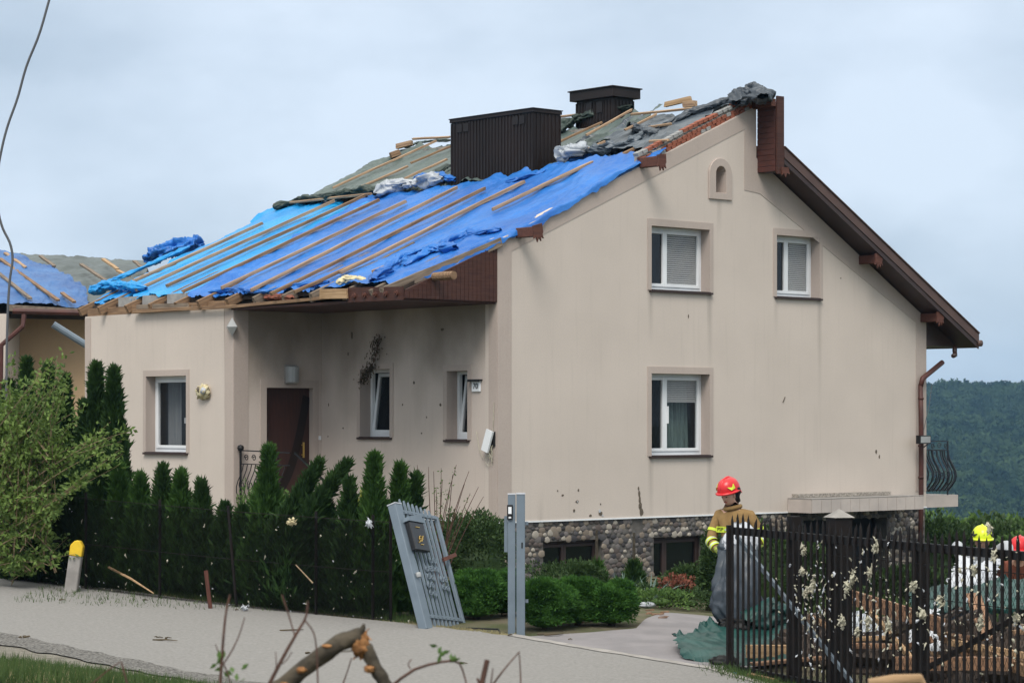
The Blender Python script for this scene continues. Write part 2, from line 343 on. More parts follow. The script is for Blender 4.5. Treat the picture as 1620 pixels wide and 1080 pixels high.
# --- vectorised value noise
_T = RNG.random((64, 64, 64)).astype(np.float32)
def vnoise(P):
    P = np.asarray(P, dtype=np.float64); i = np.floor(P).astype(int); f = P-i; f = f*f*(3-2*f)
    def g(a, b, c): return _T[(i[..., 0]+a) % 64, (i[..., 1]+b) % 64, (i[..., 2]+c) % 64]
    x0 = g(0, 0, 0)*(1-f[..., 0])+g(1, 0, 0)*f[..., 0]; x1 = g(0, 1, 0)*(1-f[..., 0])+g(1, 1, 0)*f[..., 0]
    x2 = g(0, 0, 1)*(1-f[..., 0])+g(1, 0, 1)*f[..., 0]; x3 = g(0, 1, 1)*(1-f[..., 0])+g(1, 1, 1)*f[..., 0]
    y0 = x0*(1-f[..., 1])+x1*f[..., 1]; y1 = x2*(1-f[..., 1])+x3*f[..., 1]
    return (y0*(1-f[..., 2])+y1*f[..., 2])*2-1
def fbm(P, o=4):
    P = np.asarray(P, dtype=np.float64); r = 0; a = 1
    for k in range(o): r = r+a*vnoise(P*(2**k)+k*7.3); a *= .5
    return r
def ridged(P, o=3):
    P = np.asarray(P, dtype=np.float64); r = 0; a = 1
    for k in range(o): r = r+a*(1-np.abs(vnoise(P*(2**k)+k*3.1))*2); a *= .5
    return r/1.75
def gridF(nu, nv):
    i = np.arange(nu*nv).reshape(nu, nv); return np.stack([i[:-1, :-1], i[1:, :-1], i[1:, 1:], i[:-1, 1:]], -1).reshape(-1, 4)

# ================================================================ ground
_cp = np.array([(-7.5, 36, .34), (-1.3, 31, .02), (0, 30, -.04), (2.2, 27.5, -.185), (5, 22, -.27), (-5.8, 28, .087), (-3.2, 25.9, -.156), (-5.4, 26, .05),
 (-4.5, 22, .33), (-6, 21, .45), (-3.5, 18, .62), (0, 0, 1), (-3, 0, 1), (3, 0, 1), (0, 8, 1), (3, 8, 1), (-3, 8, 1), (0, 14, .72), (2, 18, .25), (0, 22, -.22), (1, 24, -.25), (5, 16, .25),
 (2, 32, .02), (1, 36, 0), (0, 40, -.05), (3, 42, -.08), (-3, 34, .15), (-6, 38, .35), (-10, 45, .4), (-14, 58, .6), (-12, 36, .6), (6, 32, -.5), (7, 36, -.7), (4.5, 29, -.3),
 (8, 44, -1.0), (8, 48, -1.3), (12, 52, -1.8), (12, 40, -1.3), (0, 55, -.3), (-6, 60, .2), (10, 65, -3), (0, 75, -3), (-15, 80, -2), (20, 70, -5), (25, 40, -3), (10, 25, -.8),
 (-20, 30, 1), (-20, 10, 1.5), (20, 10, 0), (-25, 60, 1), (-25, 80, -1), (30, 80, -8), (0, -15, 1.2), (-25, -15, 1.5), (30, -15, .5)], dtype=float)
def _phi(r): return np.where(r > 1e-9, r*r*np.log(np.maximum(r, 1e-9)), 0)
def _fit():
    n = len(_cp); X = _cp[:, :2]/10; K = _phi(np.linalg.norm(X[:, None]-X[None], axis=2)) + np.eye(n)*.004
    Pm = np.c_[np.ones(n), X]; A = np.zeros((n+3, n+3)); A[:n, :n] = K; A[:n, n:] = Pm; A[n:, :n] = Pm.T
    return np.linalg.solve(A, np.r_[_cp[:, 2], 0, 0, 0]), X
_w, _X = _fit()
def G(x, y):
    x = np.clip(np.asarray(x, float), -30, 35); y = np.clip(np.asarray(y, float), -20, 85); q = np.stack([x/10, y/10], -1)
    r = np.linalg.norm(q[..., None, :]-_X, axis=-1); n = len(_X)
    return _phi(r)@_w[:n] + _w[n] + q@_w[n+1:]
def gz(x, y): return float(G(np.array([x]), np.array([y]))[0])
def at(px, py, Y): return Vector(((px-810)/FP*Y, Y, ZC+(HY-py)/FP*Y))     # the point Y metres away seen at that pixel of the photograph
def atg(px, Y): x = (px-810)/FP*Y; return Vector((x, Y, gz(x, Y)))
def sheet(name, mat_, xs, ys, zf, kind='structure', parent=None):
    Xg, Yg = np.meshgrid(xs, ys, indexing='ij'); V = np.stack([Xg, Yg, zf(Xg, Yg)], -1).reshape(-1, 3)
    o = link(name, npmesh(name, V, gridF(len(xs), len(ys)), mat_, smooth=True), parent)
    if kind: o['kind'] = kind
    return o
def hillz(x, y):
    g = G(x, y); t = np.clip((y-70)/400, 0, 1); t = t*t*(3-2*t)
    far = -70 + np.clip((y-480)/720, 0, 1)*81 + 0*x
    far = far - np.clip((y-1230)/500, 0, 1)**1.0*50
    und = 5*fbm(np.stack([x/160, y/160, x*0], -1), 3)*np.clip((y-300)/500, 0, 1)
    return g*(1-t)+(far+und)*t
# near ground in fine steps
sheet('ground', 'soil', np.arange(-30, 35.01, .5), np.arange(-20, 85.01, .5), lambda x, y: G(x, y)-.02)
xs = np.r_[np.linspace(-900, -30, 30), np.linspace(-25, 30, 12), np.linspace(35, 1200, 60)]
ys = np.r_[np.linspace(84.5, 600, 40), np.linspace(620, 1500, 60), np.linspace(1550, 2600, 8)]
sheet('hillside', 'hill_ground', xs, ys, hillz)
sheet('ground_beside', 'hill_ground', np.r_[np.linspace(-900, -29.5, 30)], np.linspace(-200, 86, 30), lambda x, y: G(x, y)-.05)
sheet('ground_beyond', 'hill_ground', np.r_[np.linspace(34.5, 1200, 30)], np.linspace(-200, 86, 30), lambda x, y: G(x, y)-.05)
# road: between a far edge and a near edge
far_e = np.array([(-26, 50), (-14, 41.0), (-7.5, 36), (-4.2, 33.1), (-1.3, 31), (0, 30.0), (1.1, 28.7), (2.2, 27.5), (3.1, 25.6), (4.6, 22), (7, 15), (10, 5)], float)
near_e = np.array([(-22, 40), (-11.5, 32), (-5.8, 28), (-4.4, 26.9), (-3.2, 25.9), (-1.6, 24.4), (-.6, 23.4), (.3, 22.2), (1.2, 20.4), (2.4, 17), (4, 11), (6, 2)], float)
def strip(name, A, B, mat_, lift, nu=140, nv=28, wob=0.):
    k = np.linspace(0, len(A)-1, nu)
    a = np.stack([np.interp(k, np.arange(len(A)), A[:, j]) for j in (0, 1)], -1); b = np.stack([np.interp(k, np.arange(len(B)), B[:, j]) for j in (0, 1)], -1)
    if wob:
        w = wob*fbm(np.stack([k*6, k*0, k*0], -1), 3)[:, None]; d = (b-a)/np.linalg.norm(b-a, axis=1)[:, None]; a = a+d*w; b = b+d*np.roll(w, 17, 0)
    v = np.linspace(0, 1, nv)[None, :, None]; P = a[:, None]*(1-v)+b[:, None]*v
    z = G(P[..., 0], P[..., 1])+lift
    V = np.concatenate([P, z[..., None]], -1).reshape(-1, 3)
    o = link(name, npmesh(name, V, gridF(nu, nv), mat_, smooth=True)); o['kind'] = 'structure'; return o
strip('road', far_e, near_e, 'asphalt', .03, wob=.05)
strip('road_shoulder', near_e+np.array((.25, .45)), near_e-np.array((.5, 1.3)), 'gravel', .022, wob=.06)
drv_l = np.array([(.12, 29.95), (.95, 30.35), (1.55, 30.8), (1.72, 31.8), (2.1, 33.3), (3.4, 33.4), (5.6, 33.0)], float)
drv_r = np.array([(2.3, 27.2), (2.7, 27.8), (3.2, 28.4), (3.8, 29), (4.6, 29.8), (5.4, 30.6), (6.2, 31.2)], float)
strip('driveway', drv_l, drv_r, 'paving', .018, nu=60, nv=30)
strip('broken_road_edge', near_e+np.array((.06, .42)), near_e-np.array((.10, .30)), 'crumbs', .037, nu=300, nv=8, wob=.10)
# narrow concrete edging between road and drive
strip('kerb_strip', far_e[5:9]+np.array((.0, .08)), far_e[5:9]-np.array((.06, .07)), 'concrete', .038, nu=50, nv=4, wob=.02)

# ================================================================ the house (local x runs along the gable, local y along the front, z up)
HA = R(41.6); HC = Vector((-.236, 40.0, 0))
HM = Matrix.Translation(HC) @ Matrix.Rotation(HA, 4, 'Z')
house = thing('house', 'beige rendered house with stone plinth and storm damaged roof under tarpaulins', 'house', HC, HA)
RS, RZ = .4356, 5.574
def rz(t): return RZ+RS*t
PG = lambda s0: (lambda u, v, d: (u, s0+d, v))         # wall facing the camera side: outward is -y
PF = lambda t0: (lambda u, v, d: (t0+d, u, v))         # front wall: outward is -x
def rect(a, b, c, d): return [(a, b), (c, b), (c, d), (a, d)]
WING, SW, SE, TR = -1.886, 4.705, 9.47, 10.93
GW = {'upper_wide': (3.51, 4.84, 4.95, 5.945), 'upper_small': (6.69, 4.83, 7.85, 5.945), 'lower_wide': (3.51, 1.99, 4.95, 3.41)}
gable = [(0, .95), (TR, .95), (TR, 4.56), (6.15, 7.30), (6.15, 8.2), (6.05, 8.17), (0, 5.52)]
niche_in = [(5.09, 6.61), (5.35, 6.61), (5.35, 6.93)] + [(5.22+.13*math.cos(a), 6.95+.13*math.sin(a)) for a in np.linspace(.3, math.pi-.3, 7)] + [(5.09, 6.93)]
b = MB(); b.prism([gable]+[rect(*v) for v in GW.values()]+[niche_in], PG(0), 0, .3, 0, 1)
b.build('gable_wall', ['wall_render', 'band_render'], house)
b = MB(); b.prism([[(5.0, 6.5), (5.45, 6.5), (5.45, 7.2), (5.0, 7.2)]], PG(0), .22, .29); b.build('niche_back', 'band_render', house)
def band(name, loops, P, o=.008): 
    b = MB(); b.prism(loops, P, -o, .0); return b.build(name, 'band_render', house)
band('render_band', [[(0, .97), (.3, .97), (.3, 5.36), (5.84, 7.78), (5.84, 6.70), (6.24, 6.66), (10.62, 4.47), (10.62, 1.25), (TR, 1.25), (TR, 4.55), (6.15, 7.28), (6.15, 8.18), (6.04, 8.15), (0, 5.51)]], PG(0))
for k, v in GW.items():
    a0, b0, a1, b1 = v; w = .09
    band('window_surround', [[(a0-w, b0), (a0, b0), (a0, b1), (a1, b1), (a1, b0), (a1+w, b0), (a1+w, b1+.12), (a0-w, b1+.12)]], PG(0), .014)
nf = [(4.92, 6.49), (5.50, 6.49), (5.50, 6.93)]+[(5.21+.29*math.cos(a), 6.93+.29*math.sin(a)) for a in np.linspace(.2, math.pi-.2, 9)]+[(4.92, 6.93)]
b = MB(); b.prism([nf, niche_in], PG(0), -.035, -.001); b.build('niche_frame', 'band_render', house, bevel=.006)
FW = [(2.78, 2.31, 3.60, 3.48), (.74, 2.28, 1.27, 3.42)]
b = MB(); b.prism([[(.3, .95), (SW, .95), (SW, 5.40), (.3, 5.40)]]+[rect(*v) for v in FW], PF(0), 0, .3, 0, 1); b.build('front_wall', ['weathered_shaded_render', 'band_render'], house)
for a0, b0, a1, b1 in FW:
    w = .09; band('window_surround', [[(a0-w, b0), (a0, b0), (a0, b1), (a1, b1), (a1, b0), (a1+w, b0), (a1+w, b1+.1), (a0-w, b1+.1)]], PF(0), .012)
band('corner_band', [rect(0, .97, .21, 5.45)], PF(0))
WWIN = (6.14, 2.03, 7.42, 3.39)
b = MB(); b.prism([[(5.0, .95), (SE, .95), (SE, 4.53), (5.0, 4.53)], rect(*WWIN)], PF(WING), 0, .3, 0, 1); b.build('wing_wall', ['wall_render', 'band_render'], house)
a0, b0, a1, b1 = WWIN; band('window_surround', [[(a0-.09, b0), (a0, b0), (a0, b1), (a1, b1), (a1, b0), (a1+.09, b0), (a1+.09, b1+.11), (a0-.09, b1+.11)]], PF(WING), .012)
band('corner_band', [rect(SW, .97, SW+.26, 4.5)], PF(WING)); band('corner_band', [rect(SE-.2, .97, SE, 4.5)], PF(WING))
DO = (-1.20, 1.05, -.20, 3.17)
b = MB(); b.prism([[(WING, .95), (0, .95), (0, 5.3), (WING+.1, 4.53), (WING, 4.53)], rect(*DO)], PG(SW), 0, .295, 0, 1); b.build('porch_wall', ['weathered_shaded_render', 'band_render'], house)
band('corner_band', [rect(WING, .97, WING+.30, 4.5)], PG(SW))
a0, b0, a1, b1 = DO; band('door_surround', [[(a0-.13, b0), (a0, b0), (a0, b1), (a1, b1), (a1, b0), (a1+.13, b0), (a1+.13, b1+.14), (a0-.13, b1+.14)]], PG(SW), .012)
b = MB()   # far walls nobody faces, plain
b.prism([[(WING+.3, -.6), (TR-.3, -.6), (TR-.3, 4.7), (6.1, 7.3), (6.1, 8.1), (WING+.3, 4.6)]], PG(SE-.3), 0, .3)
b.prism([[(.3, -1.5), (SE-.3, -1.5), (SE-.3, 4.5), (.3, 4.5)]], PF(TR-.3), 0, .3)
b.build('rear_wall', 'wall_render', house)
b = MB(); b.box((.3, .31, .80), (TR-.31, SE-.31, .88)); b.box((.3, .31, 4.0), (TR-.31, SE-.31, 4.2)); b.box((WING+.31, SW+.31, .8), (.29, SE-.31, .88))
b.box((2.9, .31, .9), (3.0, 3.5, 3.99)); b.box((5.6, .31, .9), (5.7, 3.5, 6.2)); b.box((.31, 3.6, .9), (TR-.4, 3.7, 3.98)); b.box((1.5, 1.9, 4.21), (TR-.8, 2.0, 6.0)); b.box((-.5, 5.01, .9), (-.4, SE-.4, 3.9))
b.build('inner_floors', 'dark_room', house)
# plinth with pebble cladding
BW = [(1.03, -.12, 2.38, .60), (3.60, -.25, 4.85, .59), (7.45, -1.6, 9.8, .78)]
b = MB(); b.prism([[(.0, -1.8), (TR, -1.8), (TR, .93), (.0, .93)]]+[rect(*v) for v in BW], PG(.03), 0, .27)
b.prism([[(.3, -.9), (SW+.03, -.9), (SW+.03, .93), (.3, .93)]], PF(.03), 0, .25)
b.prism([[(SW+.3, -.9), (SE, -.9), (SE, .93), (SW+.3, .93)]], PF(WING+.03), 0, .25); b.prism([[(WING+.03, -.9), (.03, -.9), (.03, .93), (WING+.03, .93)]], PG(SW+.03), 0, .26)
b.build('plinth', 'mortar_dark', house)
b = MB(); b.box((-.012, -.012, .93), (TR+.01, .0, .955)); b.box((-.012, .0, .93), (-.001, SW-.02, .955)); b.box((WING-.012, SW-.0, .93), (WING-.001, SE, .955))
b.build('plinth_strip', 'white_plastic', house)
def pebble(seed, mname):
    r = random.Random(seed); n = 9; vs = []; ang = [2*math.pi*(k+r.uniform(-.25, .25))/n for k in range(n)]; rr = [r.uniform(.85, 1.1) for _ in range(n)]
    for q, h in ((1, .0), (.9, .6), (.5, 1.0)):
        for k in range(n): vs.append((math.cos(ang[k])*rr[k]*q, -h, math.sin(ang[k])*rr[k]*q))
    fs = [(i*n+k, i*n+(k+1) % n, i*n+n+(k+1) % n, i*n+n+k) for i in range(2) for k in range(n)]+[tuple(2*n+k for k in range(n))]
    a = MB(); a.add(vs, fs); return a, vs, fs
PEB = [pebble(50+i, None) for i in range(8)]
PEBM = [p[0].me('stone', STONES[i], smooth=True) for i, p in enumerate(PEB)]
cand = []; row = 0; z = .885
rr = random.Random(3)
while z > -.75:
    t = .05+(row % 2)*.05
    while t < 10.9:
        big = rr.random(); w = rr.choice((.045, .058, .070, .080))*rr.uniform(.9, 1.1); h = w*rr.uniform(.65, .9)
        cand.append((t+rr.uniform(-.025, .025), z+rr.uniform(-.02, .02), w, h, rr.randrange(8))); t += .115
    z -= .083; row += 1
def inwin(t, z): return any(a-.03 < t < c+.03 and bb-.02 < z < d+.02 for a, bb, c, d in BW)
cand = [c for c in cand if not inwin(c[0], c[1]) and not (4.0 < c[0] < 4.28 and c[1] > .6 and False) and not (3.05 < c[0] < 3.35 and c[1] > .70)]
near = [c for c in cand if c[1] > -.12 and c[0] < 5.2]; near.sort(key=lambda c: c[0]); ones = near[:300]; rest = near[300:]+[c for c in cand if c not in near]
for t, z, w, h, k in ones:
    link('stone', PEBM[k], house, Matrix.Translation((t, .03, z)) @ Matrix.Diagonal((w, .018, h, 1)))
b = MB()
for t, z, w, h, k in rest: b.add([(t+x*w, .03+y*.018, z+q*h) for x, y, q in PEB[k][1]], PEB[k][2], k)
row = 0; z = .885
while z > -.2:
    s = .04+(row % 2)*.05
    while s < SE-.05:
        k = rr.randrange(8); w, h = rr.uniform(.06, .085), rr.uniform(.042, .06); t0 = .03 if s < SW else WING+.03
        b.add([(t0+y*.028, s-x*w, z+q*h) for x, y, q in PEB[k][1]], PEB[k][2], k); s += .125
    t = WING+.1
    while t < -.03:
        k = rr.randrange(8); w, h = .06, .045; b.add([(t+x*w, SW+.03+y*.018, z+q*h) for x, y, q in PEB[k][1]], PEB[k][2], k); t += .12
    z -= .098; row += 1
tag(b.build('stone_cladding', STONES, house, smooth=True), kind='stuff')

def window(P, r, mull=None, depth=.2, left='glass', right='glass', sill=True, out=.05, extra=None, tilt=False, bw=None, mframe='white_plastic', flip=False):
    """frame > panes, blinds, sill; P(u, z, depth); mull = fraction of the width where the sashes meet"""
    a0, b0, a1, b1 = r; d = depth; fw = .055; sw = .055; a0r, a1r = a0, a1; b0 += .0
    b = MB()
    def Bx(u0, z0, u1, z1, d0, d1, m=0):
        p = P(u0, z0, d0); q = P(u1, z1, d1)
        b.box([min(p[i], q[i]) for i in range(3)], [max(p[i], q[i]) for i in range(3)], m)
    Bx(a0, b0, a0+fw, b1, d, d+.07); Bx(a1-fw, b0, a1, b1, d, d+.07); Bx(a0+fw, b1-fw, a1-fw, b1, d, d+.07); Bx(a0+fw, b0, a1-fw, b0+fw+.02, d, d+.07)
    panes = []
    if mull is None: spans = [(a0+fw, a1-fw)]
    else:
        mu = a0+(a1-a0)*mull; spans = [(a0+fw, mu), (mu, a1-fw)]
    if not tilt:
        for u0, u1 in spans:
            Bx(u0, b0+fw+.02, u0+sw, b1-fw, d-.015, d+.05); Bx(u1-sw, b0+fw+.02, u1, b1-fw, d-.015, d+.05)
            Bx(u0+sw, b1-fw-sw, u1-sw, b1-fw, d-.015, d+.05); Bx(u0+sw, b0+fw+.02, u1-sw, b0+fw+.02+sw, d-.015, d+.05)
            panes.append((u0+sw, b0+fw+.02+sw, u1-sw, b1-fw-sw))
    w = b.build('window', mframe, house, bevel=.004)
    for i, (u0, z0, u1, z1) in enumerate(panes):
        kind = (left, right)[i] if len(panes) > 1 else right
        g = MB(); p, q = P(u0, z0, d+.02), P(u1, z1, d+.026); g.box([min(p[k], q[k]) for k in range(3)], [max(p[k], q[k]) for k in range(3)])
        g.build('pane', 'pane_dark' if kind == 'dark' else 'pane_glass', w)
        if kind == 'blind':
            n = int((z1-z0)/.035); s = MB()
            for k in range(n):
                zz = z0+(k+.5)*(z1-z0)/n; p, q = P(u0+.01, zz-.013, d+.035), P(u1-.01, zz+.014, d+.045)
                s.box([min(p[k2], q[k2]) for k2 in range(3)], [max(p[k2], q[k2]) for k2 in range(3)])
            tag(s.build('blind', 'blind', w), kind='stuff')
        if kind == 'half':
            s = MB(); n = 12
            for k in range(n):
                zz = z1-(k+.5)*.032; p, q = P(u0+.01, zz-.012, d+.035), P(u1-.01, zz+.013, d+.045); s.box([min(p[k2], q[k2]) for k2 in range(3)], [max(p[k2], q[k2]) for k2 in range(3)])
            s.build('blind', 'blind', w)
        if kind in ('half', 'curtain'):
            s = MB(); n = 30; uu = np.linspace(u0+(.2 if kind == 'half' else -.02), u1-(.0 if kind == 'half' else .1), n)
            vs = []
            for k in range(n):
                dd = d+.25+.03*math.sin(k*1.4)+.012*math.sin(k*3.1)
                for zz in (z0-.1, z1+.1): vs.append(P(uu[k]+(.06 if zz < z0 else 0), zz, dd))
            s.add(vs, [(2*k, 2*k+1, 2*k+3, 2*k+2) for k in range(n-1)]); s.build('curtain', 'sheer' if kind == 'half' else 'curtain', w, smooth=True)
    if tilt:   # sash hinged at the foot, leaning into the room
        th = R(7.5); u0, u1 = a0+fw, a1-fw; z0 = b0+fw+.02; hh = b1-fw-z0
        def T(u, v, e): 
            return P(u, z0+v*math.cos(th)-e*math.sin(th), d+.0+v*math.sin(th)+e)
        def TB(u0, v0, u1, v1, e0, e1, bb, m=0):
            vs = [T(u, v, e) for e in (e0, e1) for u, v in ((u0, v0), (u1, v0), (u1, v1), (u0, v1))]
            bb.add(vs, [(0, 1, 2, 3), (7, 6, 5, 4), (0, 4, 5, 1), (1, 5, 6, 2), (2, 6, 7, 3), (3, 7, 4, 0)], m)
        s = MB(); TB(u0, 0, u0+sw, hh, 0, .05, s); TB(u1-sw, 0, u1, hh, 0, .05, s); TB(u0+sw, 0, u1-sw, sw, 0, .05, s); TB(u0+sw, hh-sw, u1-sw, hh, 0, .05, s)
        s.build('sash', 'white_plastic', w); s = MB(); TB(u0+sw, sw, u1-sw, hh-sw, .02, .026, s); s.build('pane', 'pane_glass', w)
    if sill:
        s = MB(); a0, a1 = a0r, a1r; p, q = P(a0-.05, b0-.035, -.05), P(a1+.05, b0, .0); s.box([min(p[k], q[k]) for k in range(3)], [max(p[k], q[k]) for k in range(3)])
        p, q = P(a0+.001, b0-.0, -.04), P(a1-.001, b0+.012, d); s.box([min(p[k], q[k]) for k in range(3)], [max(p[k], q[k]) for k in range(3)]); s.build('sill', 'sill', w)
    return w
window(PG2 := (lambda u, v, d: (u, d, v)), GW['upper_wide'], .36, left='dark', right='blind')
window(PG2, GW['upper_small'], .40, left='dark', right='blind')
lw = window(PG2, GW['lower_wide'], .36, left='curtain', right='half')
b = MB(); b.bar((4.09, .175, 2.55), (4.09, .175, 2.85), .025, .025); b.build('window_handle', 'white_plastic', lw)
PF2 = lambda t0: (lambda u, v, d: (t0+d, u, v))
window(PF2(0), FW[0], None, depth=.22, tilt=True); window(PF2(0), FW[1], None, depth=.22, tilt=True)
ww = window(PF2(WING), WWIN, None, depth=.19, right='glass', )
b = MB(); b.box((WING+.45, 6.15, 2.1), (WING+.6, 6.75, 2.55)); b.build('red_box', 'room_red', ww)
b = MB(); b.box((WING+.40, 6.1, 2.55), (WING+.66, 6.8, 2.65)); b.build('white_shelf', 'white_plastic', ww)
b = MB(); n = 26
vs = []
for k in range(n):
    u = 7.34-.45*k/n; dd = WING+.42+.03*math.sin(k*1.5)
    vs += [(dd, u, 2.0), (dd, u, 3.5)]
b.add(vs, [(2*k, 2*k+1, 2*k+3, 2*k+2) for k in range(n-1)]); b.build('curtain', 'curtain', ww, smooth=True)
window(PG2, BW[0], .42, depth=.16, left='dark', right='dark', sill=False, mframe='sill'); window(PG2, BW[1], .3, depth=.16, left='dark', right='dark', sill=False, mframe='sill')
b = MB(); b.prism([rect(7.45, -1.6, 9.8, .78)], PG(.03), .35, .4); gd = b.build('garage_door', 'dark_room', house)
# door
b = MB(); b.box((-1.20, SW+.10, 1.05), (-.20, SW+.16, 3.17)); dr = b.build('door', 'door_wood', house)
b = MB(); n = 16
pts = [(-1.12+.78*(k/n)**.7, 1.35+1.7*(k/n)**1.6) for k in range(n+1)]
vs = []
for u, v in pts: vs += [(u, SW+.094, v), (u+.16, SW+.094, v-.05)]
b.add(vs, [(2*k, 2*k+1, 2*k+3, 2*k+2) for k in range(n)]); b.build('door_inlay', 'door_dark', dr)
b = MB(); b.bar((-.36, SW+.05, 1.95), (-.36, SW+.05, 2.22), .03, .02); b.bar((-.36, SW+.05, 2.0), (-.36, SW+.1, 2.0), .02, .02); b.bar((-.36, SW+.05, 2.17), (-.36, SW+.1, 2.17), .02, .02); b.build('door_handle', 'gold', dr)
# lamp over the door
b = MB(); b.lathe([(.10, 0), (.125, .02), (.125, .28), (.10, .30)], (-.70, SW-.07, 3.25), 14); lm = b.build('door_lamp', 'lamp_glass', house, smooth=False)
b = MB(); b.box((-.82, SW-.05, 3.23), (-.58, SW-.0, 3.57)); b.build('lamp_mount', 'concrete', lm)
# entrance landing with iron railing
b = MB(); b.box((-1.86, 3.5, -.3), (-.01, SW-.002, 1.04)); b.box((-1.86, 3.1, -.3), (-.01, 3.49, .80)); b.box((-1.86, 2.7, -.3), (-.01, 3.09, .55)); b.build('entrance_steps', 'concrete', house)
rl = MB()
ty = -1.80
def scroll(bm, cx, cz, r, P, turns=1.4, th=.008, sgn=1, ph=0):
    pts = []
    for k in range(18):
        f = k/17; a = ph+sgn*f*turns*2*math.pi; q = r*(1-.75*f); pts.append(P(cx+q*math.cos(a), cz+q*math.sin(a)))
    bm.tube(pts, th, 5)
rl.tube([(ty, SW-.08, 1.06), (ty, SW-.08, 2.1)], .02, 6); rl.lathe([(.0, -.06), (.045, -.04), (.06, 0), (.045, .04), (.0, .06)], (ty, SW-.08, 2.13), 10)
rl.bar((ty, SW-.08, 2.09), (ty, 3.2, 2.06), .03, .02); rl.bar((ty, SW-.08, 1.86), (ty, 3.2, 1.85), .02, .015); rl.bar((ty, SW-.08, 1.10), (ty, 3.2, 1.10), .03, .02)
rl.build('entrance_railing', 'black_iron', house)
for k in range(11):
    y = SW-.16-k*.12; bl = MB()
    bl.tube([(ty-.16*math.sin(f*math.pi)**1.5*(1 if f > .0 else 0)*(.5+f)*.9, y, 1.85-.75*f) for f in np.linspace(0, 1, 9)], .009, 5); bl.build('baluster', 'black_iron', house)
sc = MB()
for k in range(5): scroll(sc, SW-.25-k*.22, 1.965, .06, lambda u, v: (ty, u, v)); scroll(sc, SW-.3-k*.24, 1.5, .09, lambda u, v: (ty-.13, u, v), sgn=-1, ph=1)
sc.build('railing_scrolls', 'black_iron', house)
b = MB(); b.bar((ty+.1, 3.2, 2.06), (ty+.1, 2.3, 1.55), .035, .03); b.build('handrail', 'black_iron', house)
# balcony round the corner and slab over the basement
b = MB(); b.box((TR+.001, .05, .93), (TR+1.04, 4.0, 1.16)); bal = b.build('balcony_slab', 'tile_pale', house)
for k in range(14):
    y = .12+k*.13; bl = MB()
    for yy in [y]:
        bl.tube([(TR+.80+.34*math.sin(f*math.pi)**1.3*f*1.2, yy, 2.02-.78*f) for f in np.linspace(0, 1, 9)], .016, 5)
    bl.build('baluster', 'navy_iron', house)
for k in range(7):
    t = TR+.1+k*.12; bl = MB(); bl.tube([(t+.0, .12-.30*math.sin(f*math.pi)**1.3*f*1.2, 2.02-.78*f) for f in np.linspace(0, 1, 9)], .016, 5); bl.build('baluster', 'navy_iron', house)
b = MB()
for z in (2.20, 2.03): b.bar((TR+.0, .12, z), (TR+.82, .12, z), .03, .02); b.bar((TR+.81, .12, z), (TR+.81, 4, z), .03, .02)
b.bar((TR+.0, .12, 1.25), (TR+.82, .12, 1.25), .03, .02); b.bar((TR+.81, .12, 1.25), (TR+.81, 4, 1.25), .03, .02); b.tube([(TR+.81, .12, 1.15), (TR+.81, .12, 2.2)], .018, 6)
for k in range(4): scroll(b, TR+.15+k*.2, 2.115, .06, lambda u, v: (u, .12, v), sgn=(-1)**k)
for k in range(3): scroll(b, TR+.2+k*.16, 1.55, .09, lambda u, v: (u, -.08, v), sgn=(-1)**k)
b.build('balcony_railing', 'navy_iron', house)
b = MB(); b.box((7.0, -.56, .945), (10.15, -.002, 1.17)); b.build('canopy_slab', 'mortar', house)
for k in range(12):
    w = 3.15/12; b = MB(); b.box((7.004+k*w, -.575, .94), (7.0+(k+1)*w-.006, -.561, 1.18)); b.build('tile', 'tile_pale', house)
b = MB(); b.box((6.986, -.56, .94), (6.999, -.01, 1.18)); b.build('tile', 'tile_pale', house)
b = MB(); b.box((6.99, -.57, 1.185), (10.16, -.002, 1.20)); b.build('slab_capping', 'concrete', house)
b = MB(); b.box((7.1, -.16, 1.205), (9.7, -.003, 1.27)); b.build('pebble_edging', 'pebble_cap', house)
b = MB()
b.tube([(11.30, -.10, 3.72), (10.70, -.10, 3.40), (10.64, -.10, 3.25)], .05, 10); b.tube([(10.64, -.10, 3.27), (10.66, -.10, 2.5), (10.66, -.10, 2.0), (10.66, -.10, 1.22), (10.66, -.06, -.9)], .047, 10)
for z in (3.0, 2.1, 1.5): b.tube([(10.65, -.10, z), (10.65, -.10, z+.04)], .056, 10)
b.build('downpipe', 'red_brown', house, smooth=True)
b = MB(); b.tube([(11.30, -.10, 3.72), (11.303, -.10, 3.7216)], .042, 10); b.build('pipe_mouth', 'black_rubber', house)
b = MB(); b.box((10.38, -.30, 2.16), (10.70, -.20, 2.32)); fl = b.build('floodlight', 'black_iron', house); b = MB(); b.box((10.40, -.307, 2.18), (10.68, -.301, 2.30)); b.build('floodlight_glass', 'lamp_glass', fl)
b = MB(); b.tube([(10.75, -.2, 2.16), (10.75, -.02, 2.05)], .012, 5); b.tube([(10.75, -.05, 2.3), (10.95, -.06, 2.9), (11.05, -.05, 3.3)], .008, 4); b.build('floodlight_cable', 'cable', fl)

